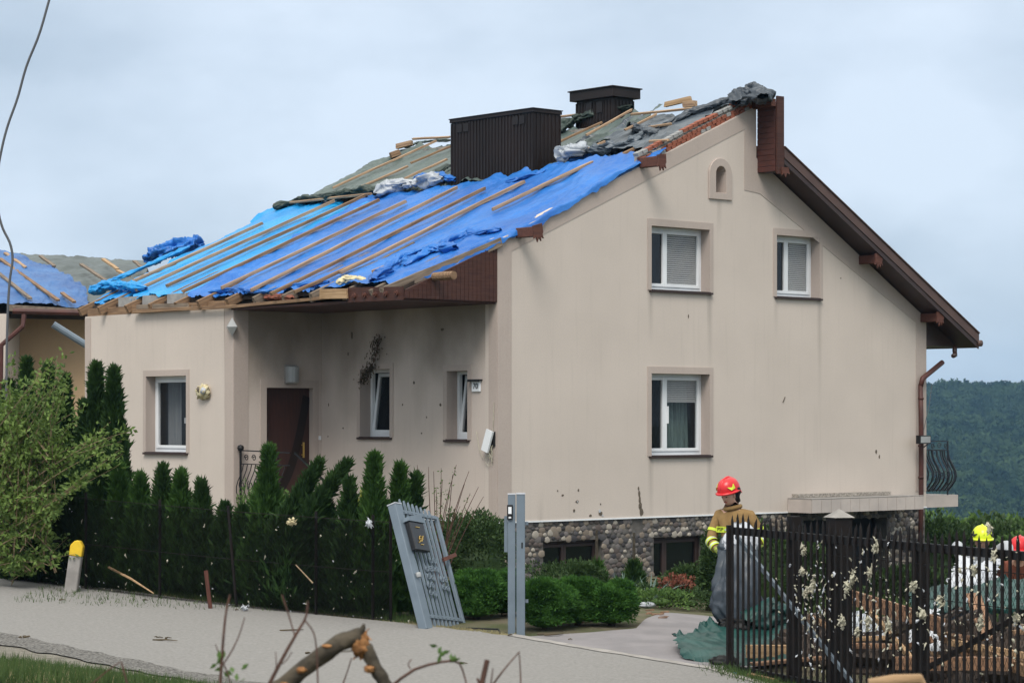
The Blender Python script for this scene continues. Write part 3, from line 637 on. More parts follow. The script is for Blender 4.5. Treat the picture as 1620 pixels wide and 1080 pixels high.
# ---- right-hand roof slope, with its wide soffit
US = lambda t: 7.32-.572*(t-6.15)
b = MB(); b.prism([[(6.2, US(6.2)), (11.95, US(11.95)), (11.95, US(11.95)+.10), (6.2, US(6.2)+.10)]], PG(-.44), 0, 10.2); b.build('soffit', 'brown_metal', house)
b = MB(); b.prism([[(6.2, US(6.2)+.103), (11.9, US(11.9)+.103), (11.9, US(11.9)+.22), (6.2, US(6.2)+.22)]], PG(-.40), 0, 10.2); b.build('roof_slope', 'brown_rake', house)
for nm, z0, z1, y0, y1, mm in (('barge_board', -.02, .075, -.47, -.445, 'brown_metal'), ('barge_trim', .080, .10, -.485, -.447, 'brown_rake'), ('barge_capping', .105, .27, -.475, -.447, 'brown_rake'), ('barge_lip', .272, .292, -.50, -.38, 'brown_rake')):
    b = MB(); b.prism([[(6.38, US(6.38)+z0), (11.95, US(11.95)+z0), (11.95, US(11.95)+z1), (6.38, US(6.38)+z1)]], PG(y0), 0, y1-y0); b.build(nm, mm, house)
b = MB(); b.prism([[(TR+.002, 4.03), (11.85, 4.03), (TR+.002, US(TR)-.005)]], PG(-.02), 0, 9.8); b.build('eave_box', 'brown_metal', house)
b = MB(); b.tube([(11.98, -.5, 4.09), (11.98, 9.8, 4.09)], .065, 10); b.build('gutter', 'brown_rake', house, smooth=True)
b = MB(); b.tube([(11.55, -.2, 4.03), (11.55, -.2, 3.93), (11.50, -.25, 3.86), (11.40, -.28, 3.84)], .045, 8); b.build('gutter_outlet', 'brown_metal', house, smooth=True)
def stub(t, z, w, h, s1, rot=0, mats=('brown_stub', 'brown_stub'), plate=True, name='purlin_end'):
    b = MB(); b.bar((t, .0, z), (t, s1, z), w, h, 0); o = b.build(name, mats[0], house, bevel=.008)
    if plate:   # sawn ornamental board on the end
        b = MB(); pr = [(-.10, .10), (.10, .13), (.11, -.02), (.09, -.05), (.11, -.12), (.06, -.08), (.05, -.16), (.01, -.09), (-.03, -.17), (-.05, -.08), (-.10, -.11), (-.09, -.03)]
        c, s_ = math.cos(rot), math.sin(rot)
        b.prism([[(t+x*c-y*s_, z+x*s_+y*c) for x, y in pr]], PG(s1-.03), 0, .028); b.build('sawn_end_board', mats[1], o)
    return o
stub(9.0, US(9.0)-.10, .10, .16, -.42); stub(10.8, US(10.8)-.10, .10, .16, -.42)
b = MB(); b.prism([[(6.36-.08, 7.10), (6.36+.1, 7.10), (6.36+.14, 6.98), (6.36+.06, 7.0), (6.36+.03, 6.92), (6.36-.02, 7.0), (6.36-.07, 6.95)]], PG(-.50), 0, .02); b.build('sawn_end_board', 'brown_stub', house)
stub(3.28, 7.0, .12, .17, -.46, .0); stub(.45, 5.66, .12, .16, -.46, .12); 
b = MB(); b.tube([(-1.35, -.02, 4.88), (-1.35, -.50, 4.88)], .068, 12); b.build('purlin_end', 'old_wood', house)
# vertical boxed upstand at the apex: planks across its face
b = MB(); b.box((6.20, -.44, 7.02), (6.36, .0, 8.22)); up = b.build('ridge_box', 'brown_metal', house)
for k in range(12):
    z = 7.03+k*.099; b = MB(); b.box((6.182, -.43, z), (6.198, -.001, z+.092)); b.build('plank', 'red_brown', up)
b = MB(); b.box((6.19, -.475, 6.98), (6.37, -.442, 8.36)); b.build('end_board', 'brown_wood', up)
b = MB(); b.bar((6.12, .05, 8.22), (6.12, -.45, 8.24), .12, .13); b.build('beam', 'brown_stub', up)
# ---- left-hand slope: deck, rafters, eave
b = MB(); b.prism([[(-1.7, rz(-1.7)-.16), (6.12, rz(6.12)-.16), (6.12, rz(6.12)-.10), (-1.7, rz(-1.7)-.10)]], PG(.32), 0, 9.4); b.build('roof_deck', 'deck_wood', house)
b = MB(); b.prism([[(6.05, 7.2), (6.18, 7.2), (6.18, 8.2), (6.05, 8.2)]], PG(.31), 0, 9.3); b.build('ridge_wall', 'mortar', house)
for k in range(12):
    s = .75+k*.80
    plank('rafter', (-1.98+random.uniform(-.05, .03), s, rz(-1.98)-.10), (.2, s, rz(.2)-.10), .07, .15, 'old_wood' if k > 4 else 'grey_wood', house)
plank('rake_rafter', (-2.0, .50, rz(-2.0)-.08), (.05, -.02, rz(.05)-.10), .10, .15, 'grey_wood', house)
b = MB(); b.prism([[(-1.95, 4.52), (-.012, 4.52), (-.012, rz(0)-.14), (-1.90, 4.66)]], PG(.0), .0, .04)
sp_ = b.build('eave_side_panel', 'brown_wood', house)
for k in range(22):
    t = -1.93+k*.0875; zt = 4.53+(t+1.93)*.455; b = MB(); b.box((t, -.008, 4.525), (t+.08, -.001, max(4.56, zt+.06))); b.build('plank', 'brown_wood', sp_)
b = MB(); b.box((-1.95, .04, 4.49), (-.002, 4.69, 4.53)); b.build('porch_soffit', 'brown_wood', house)
b = MB(); b.prism([[(0.0, 4.49), (1.38, 4.50), (1.38, 4.74), (0.0, 4.70)]], PF(-2.0), 0, .045); fb = b.build('fascia_board', 'brown_wood', house)
for k in range(5):
    b = MB(); b.tube([(-2.0, .12+k*.27, 4.60), (-2.03, .12+k*.27, 4.60)], .045, 10); b.tube([(-2.03, .12+k*.27, 4.60), (-2.05, .12+k*.27, 4.60)], .018, 8); b.build('bolt', 'brown_stub', fb)
plank('eave_board', (-2.03, 1.35, 4.64), (-2.03, 2.05, 4.66), .045, .16, 'new_wood', house)
plank('eave_board', (-1.98, 1.9, 4.60), (-1.98, 4.6, 4.545), .04, .05, 'old_wood', house)
plank('eave_board', (-1.97, 4.5, 4.55), (-1.97, 7.7, 4.56), .05, .06, 'old_wood', house)
plank('eave_board', (-1.95, 6.0, 4.62), (-1.95, 7.6, 4.64), .04, .08, 'grey_wood', house)
plank('wall_plate', (-1.80, 5.0, 4.60), (-1.80, 9.4, 4.60), .14, .14, 'old_wood', house)
bx = random.Random(5)
for k in range(12):
    y = 5.1+k*.35
    if k % 5 == 3: continue
    b = MB(); b.box((WING+.02, y, 4.535), (WING+.12, y+bx.uniform(.2, .3), 4.535+bx.uniform(.06, .11))); b.build('brick', 'brick_red' if bx.random() < .7 else 'block_grey', house)
for s in (6.7, 7.5, 8.3): 
    b = MB(); b.box((-1.72, s-.30, 4.56), (-1.62, s+.30, 4.86)); b.build('block', 'block_grey', house)
# bricks laid up the rake where the covering has gone
for k in range(23):
    t = 3.34+k*.124; z0 = 5.525+RS*t
    for r_ in range(3):
        b = MB(); dz = .075*r_+bx.uniform(-.006, .01); b.box((-.058, bx.uniform(.0, .015), -.030), (.058, .14, .030))
        o = b.build('brick', 'brick_red' if bx.random() < .72 else 'block_grey', house, bevel=.006)
        o.matrix_basis = Matrix.Translation((t-.033*r_+(.06 if r_ == 1 else 0), .01, z0+.04+dz*.95)) @ Matrix.Rotation(-math.atan(RS)+bx.uniform(-.06, .06), 4, 'Y')
b = MB(); b.prism([[(3.4, 5.5+RS*3.4), (6.15, 5.5+RS*6.15), (6.15, 5.70+RS*6.15), (3.4, 5.66+RS*3.4)]], PG(.05), 0, .25); b.build('brick_backing', 'mortar', house)

# ---- chimneys: sheet-metal boxes with standing ribs
def chimney(t0, s0, z0, dt, ds, z1, cap=0.):
    b = MB(); b.box((t0, s0, z0), (t0+dt, s0+ds, z1)); c = b.build('chimney', 'chimney_sheet', house)
    n = int(ds/.085); r = MB()
    for k in range(n+1):
        y = s0+k*ds/n; r.box((t0-.014, y-.014, z0), (t0-.001, y+.014, z1-.06))
    n = int(dt/.085)
    for k in range(n+1):
        x = t0+k*dt/n; r.box((x-.014, s0-.014, z0), (x+.014, s0-.001, z1-.06))
    tag(r.build('cladding_ribs', 'chimney_sheet', c), kind='stuff')
    p = MB()
    if cap: p.box((t0-cap, s0-cap, z1-.02), (t0+dt+cap, s0+ds+cap, z1+.16)); p.box((t0-cap-.03, s0-cap-.03, z1+.161), (t0+dt+cap+.03, s0+ds+cap+.03, z1+.185))
    else: p.box((t0-.03, s0-.03, z1-.05), (t0+dt+.03, s0+ds+.03, z1+.012)); p.box((t0-.045, s0-.045, z1+.013), (t0+dt+.045, s0+ds+.045, z1+.03))
    p.build('chimney_cap', 'chimney_sheet', c, bevel=.006)
    return c
c1 = chimney(3.48, 2.99, 6.85, .66, 2.28, 8.22)
for y in (5.02, 4.83): 
    b = MB(); b.box((3.455, y-.075, 7.98), (3.464, y+.075, 8.13)); b.build('vent_grille', 'door_dark', c1)
for y in (3.45, 3.27):
    b = MB(); b.box((3.455, y-.075, 7.98), (3.464, y+.075, 8.13)); b.build('vent_grille', 'door_dark', c1)
c2 = chimney(6.55, 4.1, 7.3, .55, 1.02, 8.84, .10)
for y in (4.45, 4.75): 
    b = MB(); b.box((6.525, y-.08, 8.55), (6.534, y+.08, 8.76)); b.build('vent_grille', 'door_dark', c2)

# ---- fittings and damage on the walls
def text(name, s, size, M, m, parent, ext=.002):
    c = bpy.data.curves.new(name, 'FONT'); c.body = s; c.size = size; c.extrude = ext; c.align_x = 'CENTER'; c.align_y = 'CENTER'
    o = bpy.data.objects.new(name, c); COL.objects.link(o)
    bpy.context.view_layer.update(); me = bpy.data.meshes.new_from_object(o.evaluated_get(bpy.context.evaluated_depsgraph_get()))
    bpy.data.objects.remove(o); me.materials.clear(); me.materials.append(MATS[m])
    return link(name, me, parent, M)
b = MB(); b.prism([rect(.40, 3.07, .62, 3.25)], PF(0), -.03, -.001); pl = b.build('house_number_plate', 'white_plastic', house, bevel=.01)
b = MB(); b.box((-.09, .37, 3.255), (-.001, .65, 3.275)); b.box((-.09, .37, 3.235), (-.08, .65, 3.256)); b.build('plate_hood', 'black_iron', pl)
text('house_number', '70', .13, Matrix.Translation((-.034, .51, 3.16)) @ Matrix(((0, 0, -1, 0), (-1, 0, 0, 0), (0, 1, 0, 0), (0, 0, 0, 1))), 'black_iron', pl)
b = MB(); b.bar((-.10, .20, 2.10), (-.08, .09, 2.44), .16, .035, up=(1, 0, 0)); mbx = b.build('meter_box_lid', 'white_plastic', house)
b = MB(); b.box((-.03, .04, 2.18), (-.002, .16, 2.42)); b.build('meter_box', 'dark_room', house)
b = MB()
for k in range(7):
    p0 = Vector((-.03, .08+.02*k, 2.2)); pts = [p0+Vector((-.02*math.sin(f*3), (random.random()-.5)*.1*f+.02*math.sin(f*9+k), -.35*f*random.uniform(.5, 1))) for f in np.linspace(0, 1, 6)]; b.tube(pts, .005, 4)
b.tube([(-.02, .50, 2.42), (-.04, .45, 2.3), (-.04, .40, 2.12), (-.02, .34, 1.98)], .006, 4); b.tube([(-.02, .06, 2.9), (-.03, .07, 2.6), (-.02, .09, 2.44)], .006, 4)
b.build('torn_wiring', 'wool', house)
def chips(lst, P, name='plaster_chip', m='foam'):
    for u, v, w, h in lst:
        n = 9; r0 = random.Random(int(u*999+v*77)); lp = [(u+w*r0.uniform(.6, 1)*math.cos(2*math.pi*k/n), v+h*r0.uniform(.6, 1)*math.sin(2*math.pi*k/n)) for k in range(n)]
        b = MB(); b.prism([lp], P, -.006, -.0005); b.build(name, m, house)
mat('chip_dark', (.16, .13, .10), (.08, .065, .05), rough=1, scale=30, bump=.5)
from functools import reduce
def GP(x, y):   # where the sight line through a photo pixel meets the gable wall
    r = Vector(((x-810)/FP, 1, (HY-y)/FP)); Mi = HM.inverted(); o = Mi @ Vector((0, 0, ZC)); d = Mi.to_3x3() @ r; k = -o.y/d.y; return (o+d*k).x, (o+d*k).z
def FPx(x, y, t0=0.):
    r = Vector(((x-810)/FP, 1, (HY-y)/FP)); Mi = HM.inverted(); o = Mi @ Vector((0, 0, ZC)); d = Mi.to_3x3() @ r; k = (t0-o.x)/d.x; return (o+d*k).y, (o+d*k).z
chips([(*GP(x, y), w, h) for x, y, w, h in [(882, 776, .02, .015), (890, 783, .035, .02), (915, 775, .02, .03), (908, 807, .03, .035), (913, 793, .045, .03), (950, 797, .015, .02), (934, 815, .04, .03), (950, 812, .05, .05),
    (1010, 772, .02, .05), (1011, 780, .03, .07), (1012, 790, .03, .08), (1013, 800, .045, .09), (1015, 810, .05, .08), (1089, 500, .012, .05), (1330, 440, .015, .015), (1386, 714, .03, .05), (1391, 722, .02, .04)]], PG(0), m='chip_dark')
b = MB(); x, z = GP(1240, 632); b.bar((x-.03, -.006, z-.05), (x+.03, -.006, z+.05), .01, .015); b.build('plaster_scratch', 'chip_dark', house)
chips([(*GP(948, 808), .035, .035), (*GP(953, 815), .02, .02), (*GP(913, 793), .02, .012)], PG(-.007), m='paper_white')
chips([(*FPx(x, y), w, h) for x, y, w, h in [(551, 560, .02, .03), (520, 640, .012, .03), (655, 605, .03, .03), (697, 640, .03, .03), (637, 640, .02, .02), (667, 685, .02, .02), (557, 530, .03, .09), (700, 521, .05, .03), (543, 677, .02, .02),
    (519, 690, .012, .02), (505, 610, .02, .03), (777, 640, .02, .05), (560, 600, .014, .014), (612, 560, .014, .014), (675, 660, .012, .02)]], PF(0), m='chip_dark')
# broken wall light on the wing, foam showing
y0, z0 = FPx(325, 620, WING)
def lump(name, c, r, m, seed, parent=None, nu=20, nv=14, amp=.5, freq=2.2, label=None, cat=None, group=None, kind=None, mtx=None, tri=False):
    th = np.linspace(0, 2*math.pi, nu, endpoint=False); ph = np.linspace(.05, math.pi-.05, nv); T, Pq = np.meshgrid(th, ph, indexing='ij')
    d = np.stack([np.cos(T)*np.sin(Pq), np.sin(T)*np.sin(Pq), np.cos(Pq)], -1)
    q = 1+amp*ridged(d*freq+seed*5.7, 3)*.6+amp*.5*fbm(d*freq*1.7+seed, 3)
    V = (d*q[..., None]*np.array(r)+np.array(c)).reshape(-1, 3); i = np.arange(nu*nv).reshape(nu, nv); j = np.roll(i, -1, 0)
    F = np.stack([i[:, :-1], j[:, :-1], j[:, 1:], i[:, 1:]], -1).reshape(-1, 4)
    o = link(name, npmesh(name, V, F, m, smooth=True), parent, mtx)
    return tag(o, label, cat, group, kind)
lump('broken_lamp', (WING-.05, y0, z0), (.06, .14, .10), 'foam', 3, house, amp=.8, freq=3)
lump('lamp_shard', (WING-.10, y0-.07, z0+.02), (.03, .05, .045), 'paper_white', 8, house, amp=.7, freq=3); lump('lamp_shard', (WING-.09, y0+.06, z0+.04), (.03, .06, .04), 'chip_dark', 9, house, amp=.7, freq=3)
b = MB()
y0, z0 = FPx(371, 517, WING)
vs = [(WING-.05, y0, z0+.16), (WING-.05, y0-.15, z0), (WING-.05, y0, z0-.16), (WING-.05, y0+.18, z0), (WING-.15, y0, z0), (WING+.05, y0-.03, z0)]
b.add(vs, [(0, 1, 4), (1, 2, 4), (2, 3, 4), (3, 0, 4), (0, 5, 1), (1, 5, 2), (2, 5, 3), (3, 5, 0)]); b.build('star_lamp', 'lamp_glass', house)
b = MB(); b.prism([rect(-.08, 2.26, -.02, 2.33)], PG(SW), -.015, -.001); b.build('doorbell', 'white_plastic', house)

# ================================================================ tarpaulins
def cloth(name, rows, nrm, m, nu, nv, amp=.02, parent=None, mtx=None, seed=0, sag=0, fold=None, edge=2.5, stretch=(1, 1), wob=.05, freq=1.0):
    """rows: control grid of 3D points; wrinkles along nrm; ragged borders"""
    C = np.array(rows, float); ru = np.linspace(0, C.shape[0]-1, nv); cu = np.linspace(0, C.shape[1]-1, nu)
    i = np.clip(np.floor(ru).astype(int), 0, C.shape[0]-2); fi = (ru-i)[:, None, None]; j = np.clip(np.floor(cu).astype(int), 0, C.shape[1]-2); fj = (cu-j)[None, :, None]
    P = (C[i][:, j]*(1-fi)*(1-fj)+C[i+1][:, j]*fi*(1-fj)+C[i][:, j+1]*(1-fi)*fj+C[i+1][:, j+1]*fi*fj)
    U = np.linspace(0, 1, nu)[None, :]*np.ones((nv, 1)); V = np.linspace(0, 1, nv)[:, None]*np.ones((1, nu))
    e1 = (C[0, -1]-C[0, 0]); e2 = (C[-1, 0]-C[0, 0]); e1 = e1/np.linalg.norm(e1); e2 = e2/np.linalg.norm(e2)
    bw = np.exp(-np.minimum(V, 1-V)*14); bu = np.exp(-np.minimum(U, 1-U)*14)
    Q = P/1.0; o = seed*13.7
    P = P+e2*(wob*bw*fbm(np.stack([U*30, U*0+o, V*0], -1), 3))[..., None]+e1*(wob*bu*fbm(np.stack([V*30, V*0+o+5, V*0], -1), 3))[..., None]
    a = (Q@e1)*stretch[0]; b_ = (Q@e2)*stretch[1]
    warp = fbm(np.stack([a*.7, b_*.7, a*0+o], -1), 2)
    w = .9*fbm(np.stack([a*.9*freq, b_*.9*freq, a*0+o], -1), 3)+1.1*(ridged(np.stack([a*1.6*freq+warp, b_*.7*freq+warp*1.3, a*0+o+3], -1), 3)-.5)+.75*(ridged(np.stack([a*4.5*freq+warp*3, b_*2.0*freq-warp*2, a*0+o+9], -1), 2)-.5)+1.1*np.clip(ridged(np.stack([a*1.9*freq+b_*1.1+warp*2.5, b_*1.5*freq-a*.8+warp, a*0+o+17], -1), 2)-.45, 0, 1)**2.2+.35*(ridged(np.stack([a*11*freq+warp*5, b_*6*freq, a*0+o+29], -1), 2)-.5)
    w = amp*w*(1+edge*np.maximum(bw, bu))
    if sag: w = w-sag*(.5-.5*np.cos(2*math.pi*((Q@e1)-.0)/.8))
    P = P+np.array(nrm)*w[..., None]
    if fold: P = fold(P)
    F = gridF(nv, nu); o_ = link(name, npmesh(name, P.reshape(-1, 3), F, m, smooth=True), parent, mtx)
    return o_
RN = np.array((-RS, 0, 1.)); RN /= np.linalg.norm(RN)
def rp(t, s, off=.0): return (t, s, rz(t)+off)
def RPX(x, y, off=0.):
    r = Vector(((x-810)/FP, 1, (HY-y)/FP)); Mi = HM.inverted(); o = Mi @ Vector((0, 0, ZC)); d = Mi.to_3x3() @ r
    k = (RZ+off-(o.z-RS*o.x))/(d.z-RS*d.x); return o+d*k
def tarp(name, label, rows, m, nu, nv, **k):
    o = cloth(name, rows, RN, m, nu, nv, mtx=HM, **k); return tag(o, label, 'tarpaulin')
def foldrake(P):
    s = P[..., 1]; t = P[..., 0]; lim = np.where(t < 0, -.26*t, 0)+.0-.02; e = np.maximum(lim-s, 0)
    P = P.copy(); P[..., 1] = np.where(e > 0, lim-.22*e-.02, s); P[..., 2] -= e*1.0; return P
blue = tarp('blue_tarp', 'royal blue tarpaulin nailed over the near half of the roof slope', [
    [rp(-1.78, s) for s in (6.3, 5.2, 4.2, 3.2, 2.3, 1.3, .42)], [rp(-.9, s) for s in (6.45, 5.3, 4.2, 3.2, 2.1, 1.0, .0)],
    [rp(.2, s) for s in (6.7, 5.5, 4.4, 3.2, 2.0, .9, -.14)], [rp(1.8, s) for s in (7.0, 5.8, 4.6, 3.3, 2.1, .9, -.13)],
    [rp(3.10, 7.3, .03), rp(3.35, 6.1), rp(3.42, 5.1), rp(3.44, 4.0), rp(3.50, 2.8), rp(3.75, 1.3, .03), rp(3.85, -.08, .06)]],
    'tarp_blue', 240, 190, amp=.034, seed=1, sag=.025, fold=foldrake, stretch=(1, .7), wob=.035, edge=1.4)
cyan = tarp('pale_blue_tarp', 'bright sky blue tarpaulin nailed over the far left end of the roof slope', [
    [rp(-1.72, 9.55, -.01), rp(-1.65, 8.6, -.01), rp(-1.7, 7.5, -.01), rp(-1.6, 6.1, -.02)], [rp(.8, 10.0, -.01), rp(.8, 9, -.01), rp(.8, 8, -.01), rp(.8, 6.5, -.02)],
    [rp(3.1, 10.35, -.0), rp(3.15, 9.4, -.0), rp(3.2, 8.4, -.0), rp(3.2, 7.0, -.02)]], 'tarp_cyan', 120, 150, amp=.022, seed=2, sag=.02, stretch=(1, .5), wob=.10)
green = tarp('green_tarp', 'dull grey green tarpaulin on the upper roof slope behind the big chimney', [
    [rp(3.15, 10.3), rp(3.2, 8.6), rp(3.25, 6.8), rp(3.35, 5.0), rp(3.6, 3.4), rp(3.9, 2.3)], [rp(4.7, 10.1), rp(4.7, 8.4), rp(4.7, 6.7), rp(4.7, 5), rp(4.9, 3.4), rp(5.0, 2.4)],
    [rp(6.2, 9.9, .04), rp(6.2, 8.2, .02), rp(6.2, 6.7, .08), rp(6.2, 5.0, .02), rp(6.25, 3.6, .06), rp(6.25, 2.5, .12)]], 'tarp_green', 240, 130, amp=.040, seed=3, sag=.03, wob=.06, stretch=(.9, .45))
grey = tarp('grey_tarp', 'slate grey tarpaulin beside the exposed bricks at the top of the gable', [
    [rp(3.75, 3.2, .06), rp(3.8, 2.2, .10), rp(3.85, 1.2, .12), rp(3.9, .55, .14), rp(3.95, .16, .14)], [rp(4.9, 3.3, .05), rp(4.9, 2.3, .10), rp(4.9, 1.3, .12), rp(4.9, .7, .14), rp(4.95, .14, .17)],
    [rp(6.2, 3.1, .10), rp(6.2, 2.3, .16), rp(6.25, 1.3, .10), rp(6.3, .6, .16), rp(6.25, .12, .20)]], 'tarp_grey', 190, 150, amp=.055, seed=4, stretch=(.7, .5), wob=.08)
def roll(name, pts, r, m, seed, parent=None, mtx=None, n=40, amp=.5, label=None, cat=None, group=None, seg=120):
    P = np.array([tuple(p) for p in pts], float); k = np.linspace(0, len(P)-1, seg); c = np.stack([np.interp(k, np.arange(len(P)), P[:, a]) for a in range(3)], -1)
    d = np.gradient(c, axis=0); d /= np.linalg.norm(d, axis=1)[:, None]; up = np.array((0, 0, 1.)); y = np.cross(up, d); y /= np.linalg.norm(y, axis=1)[:, None]; z = np.cross(d, y)
    a = np.linspace(0, 2*math.pi, n, endpoint=False); f = np.linspace(0, 1, seg); prof = r*np.clip(np.minimum(f, 1-f)*9+.15, 0, 1)**.5
    q = c[:, None]+(y[:, None]*np.cos(a)[None, :, None]+z[:, None]*np.sin(a)[None, :, None])*r+seed*3.3; wq = fbm(q*2.5, 2)[..., None]
    along = np.cumsum(np.r_[0, np.linalg.norm(np.diff(c, axis=0), axis=1)])[:, None]+0*a[None]; q2 = np.stack([along*3.0, np.cos(a)[None]*1.3+0*along, np.sin(a)[None]*1.3+0*along], -1)+seed*5.1
    rr_ = prof[:, None]*(.95+.9*amp*fbm(q*3.2*min(1, .12/r)+wq, 2)+1.3*amp*(ridged(q2+wq*1.2, 2)-.5)+.22*amp*(ridged(q*8*min(1, .12/r)+wq*2, 2)-.5))
    V = c[:, None]+(y[:, None]*np.cos(a)[None, :, None]*1.15+z[:, None]*np.sin(a)[None, :, None]*.75)*rr_[..., None]
    i = np.arange(seg*n).reshape(seg, n); j = np.roll(i, -1, 1); F = np.stack([i[:-1], j[:-1], j[1:], i[1:]], -1).reshape(-1, 4)
    o = link(name, npmesh(name, V.reshape(-1, 3), F, m, smooth=True), parent, mtx); return tag(o, label, cat, group)
def tpx(lst, off=.05): return [RPX(x, y, off) for x, y in lst]
roll('crumpled_edge', tpx([(140, 462), (165, 452), (195, 452), (230, 455)], .08), .12, 'tarp_cyan', 1, cyan)
roll('crumpled_edge', tpx([(150, 455), (215, 428), (300, 390)], .04), .06, 'tarp_cyan', 2, cyan)
roll('crumpled_edge', tpx([(330, 462), (360, 458), (420, 462), (470, 452), (520, 446)], .0), .06, 'tarp_blue', 3, blue)
roll('crumpled_edge', tpx([(590, 443), (615, 425), (640, 405), (680, 395), (720, 390)], .05), .13, 'tarp_blue', 4, blue, amp=.7)
roll('crumpled_edge', tpx([(640, 420), (690, 392), (740, 372), (792, 362)], .02), .10, 'tarp_blue', 5, blue, amp=.6)
roll('crumpled_edge', tpx([(655, 285), (690, 278), (720, 284)], .03), .10, 'tarp_blue', 6, blue, amp=.6)
roll('crumpled_edge', tpx([(800, 288), (850, 276), (880, 262), (930, 246), (985, 236)], .03), .07, 'tarp_blue', 7, blue, amp=.6)
roll('crumpled_edge', tpx([(432, 328), (470, 316), (520, 312), (560, 304), (600, 300)], .08), .11, 'tarp_darkgreen', 8, green, amp=.6)
roll('crumpled_edge', tpx([(600, 300), (640, 292), (680, 282), (712, 262)], .05), .10, 'tarp_darkgreen', 9, green, amp=.6)
roll('crumpled_edge', tpx([(640, 234), (660, 226), (690, 222), (712, 222)], .06), .05, 'tarp_green', 10, green, amp=.5)
roll('crumpled_edge', tpx([(872, 212), (905, 190), (950, 178), (1000, 168)], .08), .13, 'tarp_darkgreen', 11, green, amp=.6)
sil = roll('silver_tarp', tpx([(592, 306), (615, 296), (650, 290), (700, 282)], .10), .15, 'tarp_silver', 13, amp=.7, mtx=HM, label='crumpled white and silver sheet lying left of the big chimney foot', cat='tarpaulin')
roll('silver_tarp', tpx([(880, 252), (895, 246), (912, 243), (922, 232)], .14), .20, 'tarp_silver', 14, amp=.7, mtx=HM, label='crumpled silver sheet lying right of the big chimney foot', cat='tarpaulin')
roll('crumpled_edge', tpx([(925, 240), (975, 232), (1010, 218), (1040, 200)], .13), .11, 'tarp_grey', 15, grey, amp=.7)
roll('crumpled_edge', tpx([(1040, 202), (1090, 180), (1140, 163), (1175, 150)], .17), .08, 'tarp_slate', 16, grey, amp=.6)
roll('crumpled_edge', tpx([(1165, 162), (1180, 148), (1198, 146), (1206, 152)], .24), .17, 'tarp_slate', 17, grey, amp=.6)
roll('crumpled_edge', tpx([(1000, 200), (1020, 205), (1040, 212)], .14), .10, 'tarp_slate', 18, grey, amp=.6)
bb = roll('tarp_bundle', [at(228, 412, 48.8), at(255, 400, 48.7), at(285, 392, 48.7), at(322, 384, 48.9)], .24, 'tarp_blue', 19, amp=.7, label='bunched deep blue tarpaulin heaped over the far left roof edge', cat='tarpaulin')
# battens nailed on
def battens(lst, parent, w=.062, h=.055, m='batten_wood', off=.065):
    for x0, y0, x1, y1 in lst: 
        p, q = RPX(x0, y0, off), RPX(x1, y1, off); plank('batten', p, q, w*random.uniform(.85, 1.15), h, m if random.random() < .8 else 'old_wood', parent, up=RN)
battens([(208, 446, 415, 353), (215, 459, 530, 317), (264, 452, 580, 308)], cyan)
battens([(289, 461, 600, 316), (351, 455, 643, 318), (397, 459, 722, 297), (428, 465, 767, 298), (539, 431, 828, 288), (589, 430, 614, 420), (780, 331, 850, 298), (843, 301, 937, 257), (982, 246, 1024, 226), (465, 462, 570, 415)], blue)
battens([(527, 297, 690, 223), (567, 297, 645, 263), (640, 283, 707, 252), (650, 258, 712, 232), (434, 323, 587, 307), (653, 220, 712, 217), (882, 226, 952, 194), (877, 186, 910, 182)], green, w=.045, h=.04, off=.08)
battens([(927, 214, 999, 174), (988, 206, 1038, 181), (999, 181, 1121, 169), (1016, 203, 1063, 196), (1027, 224, 1057, 222), (930, 236, 957, 224)], grey, w=.045, h=.04, off=.19)
plank('beam', RPX(1052, 166, .20), RPX(1094, 156, .20), .09, .09, 'new_wood', grey); plank('beam', RPX(1083, 166, .22), RPX(1100, 164, .22), .11, .11, 'batten_wood', grey)
plank('beam', RPX(618, 246, .10), RPX(632, 241, .10), .12, .12, 'old_wood', green); plank('beam', RPX(628, 232, .14), RPX(652, 226, .14), .12, .10, 'batten_wood', green)
roll('insulation', tpx([(532, 449), (550, 442), (578, 444)], .0), .09, 'foam', 21, house, amp=.4)
roll('roof_felt', tpx([(420, 470), (445, 470), (462, 472)], -.1), .08, 'rust_cloth', 22, house, amp=.4)
# twigs stuck on the front wall above the first window
def leafV(C, D, L, Wd, roll_=None):
    n = len(C); D = D/np.linalg.norm(D, axis=1)[:, None]; rnd = RNG.normal(size=(n, 3)); S = np.cross(D, rnd); S /= np.linalg.norm(S, axis=1)[:, None]
    L = np.broadcast_to(L, (n,))[:, None]; Wd = np.broadcast_to(Wd, (n,))[:, None]; Nn = np.cross(D, S)
    V = np.stack([C, C+D*L*.5+S*Wd*.5+Nn*Wd*.15, C+D*L, C+D*L*.5-S*Wd*.5+Nn*Wd*.15], 1).reshape(-1, 3)
    return V, np.arange(4*n).reshape(n, 4)
def join(parts):
    V = []; F = []; M_ = []; n = 0
    for v, f, m in parts: V.append(v); F.append(f+n); M_.append(np.full(len(f), m)); n += len(v)
    return np.concatenate(V), np.concatenate(F), np.concatenate(M_)
sprig = thing('thuja_sprig', 'dead drooping sprig caught on the wall above the tilted window beside the porch', 'twig', HM @ Vector((-.05, 3.08, 3.45)), HA)
b = MB(); base = [(0, .25, -.15), (0, .1, .1), (0, -.02, .3), (0, -.1, .62)]; b.tube([(x-.02, y, z) for x, y, z in base], .01, 4); b.tube([(-.02, .1, .1), (-.05, .3, -.02), (-.04, .42, -.18)], .008, 4); b.tube([(-.02, -.02, .25), (-.05, .1, .5)], .006, 4); b.build('stem', 'twig', sprig)
C_ = np.array([np.array((-.04, .25-.35*f, -.15+.77*f))+RNG.normal(size=3)*(.03, .07, .05) for f in RNG.random(260)]+[np.array((-.04, .1+.32*f, .1-.28*f))+RNG.normal(size=3)*(.03, .04, .04) for f in RNG.random(120)])
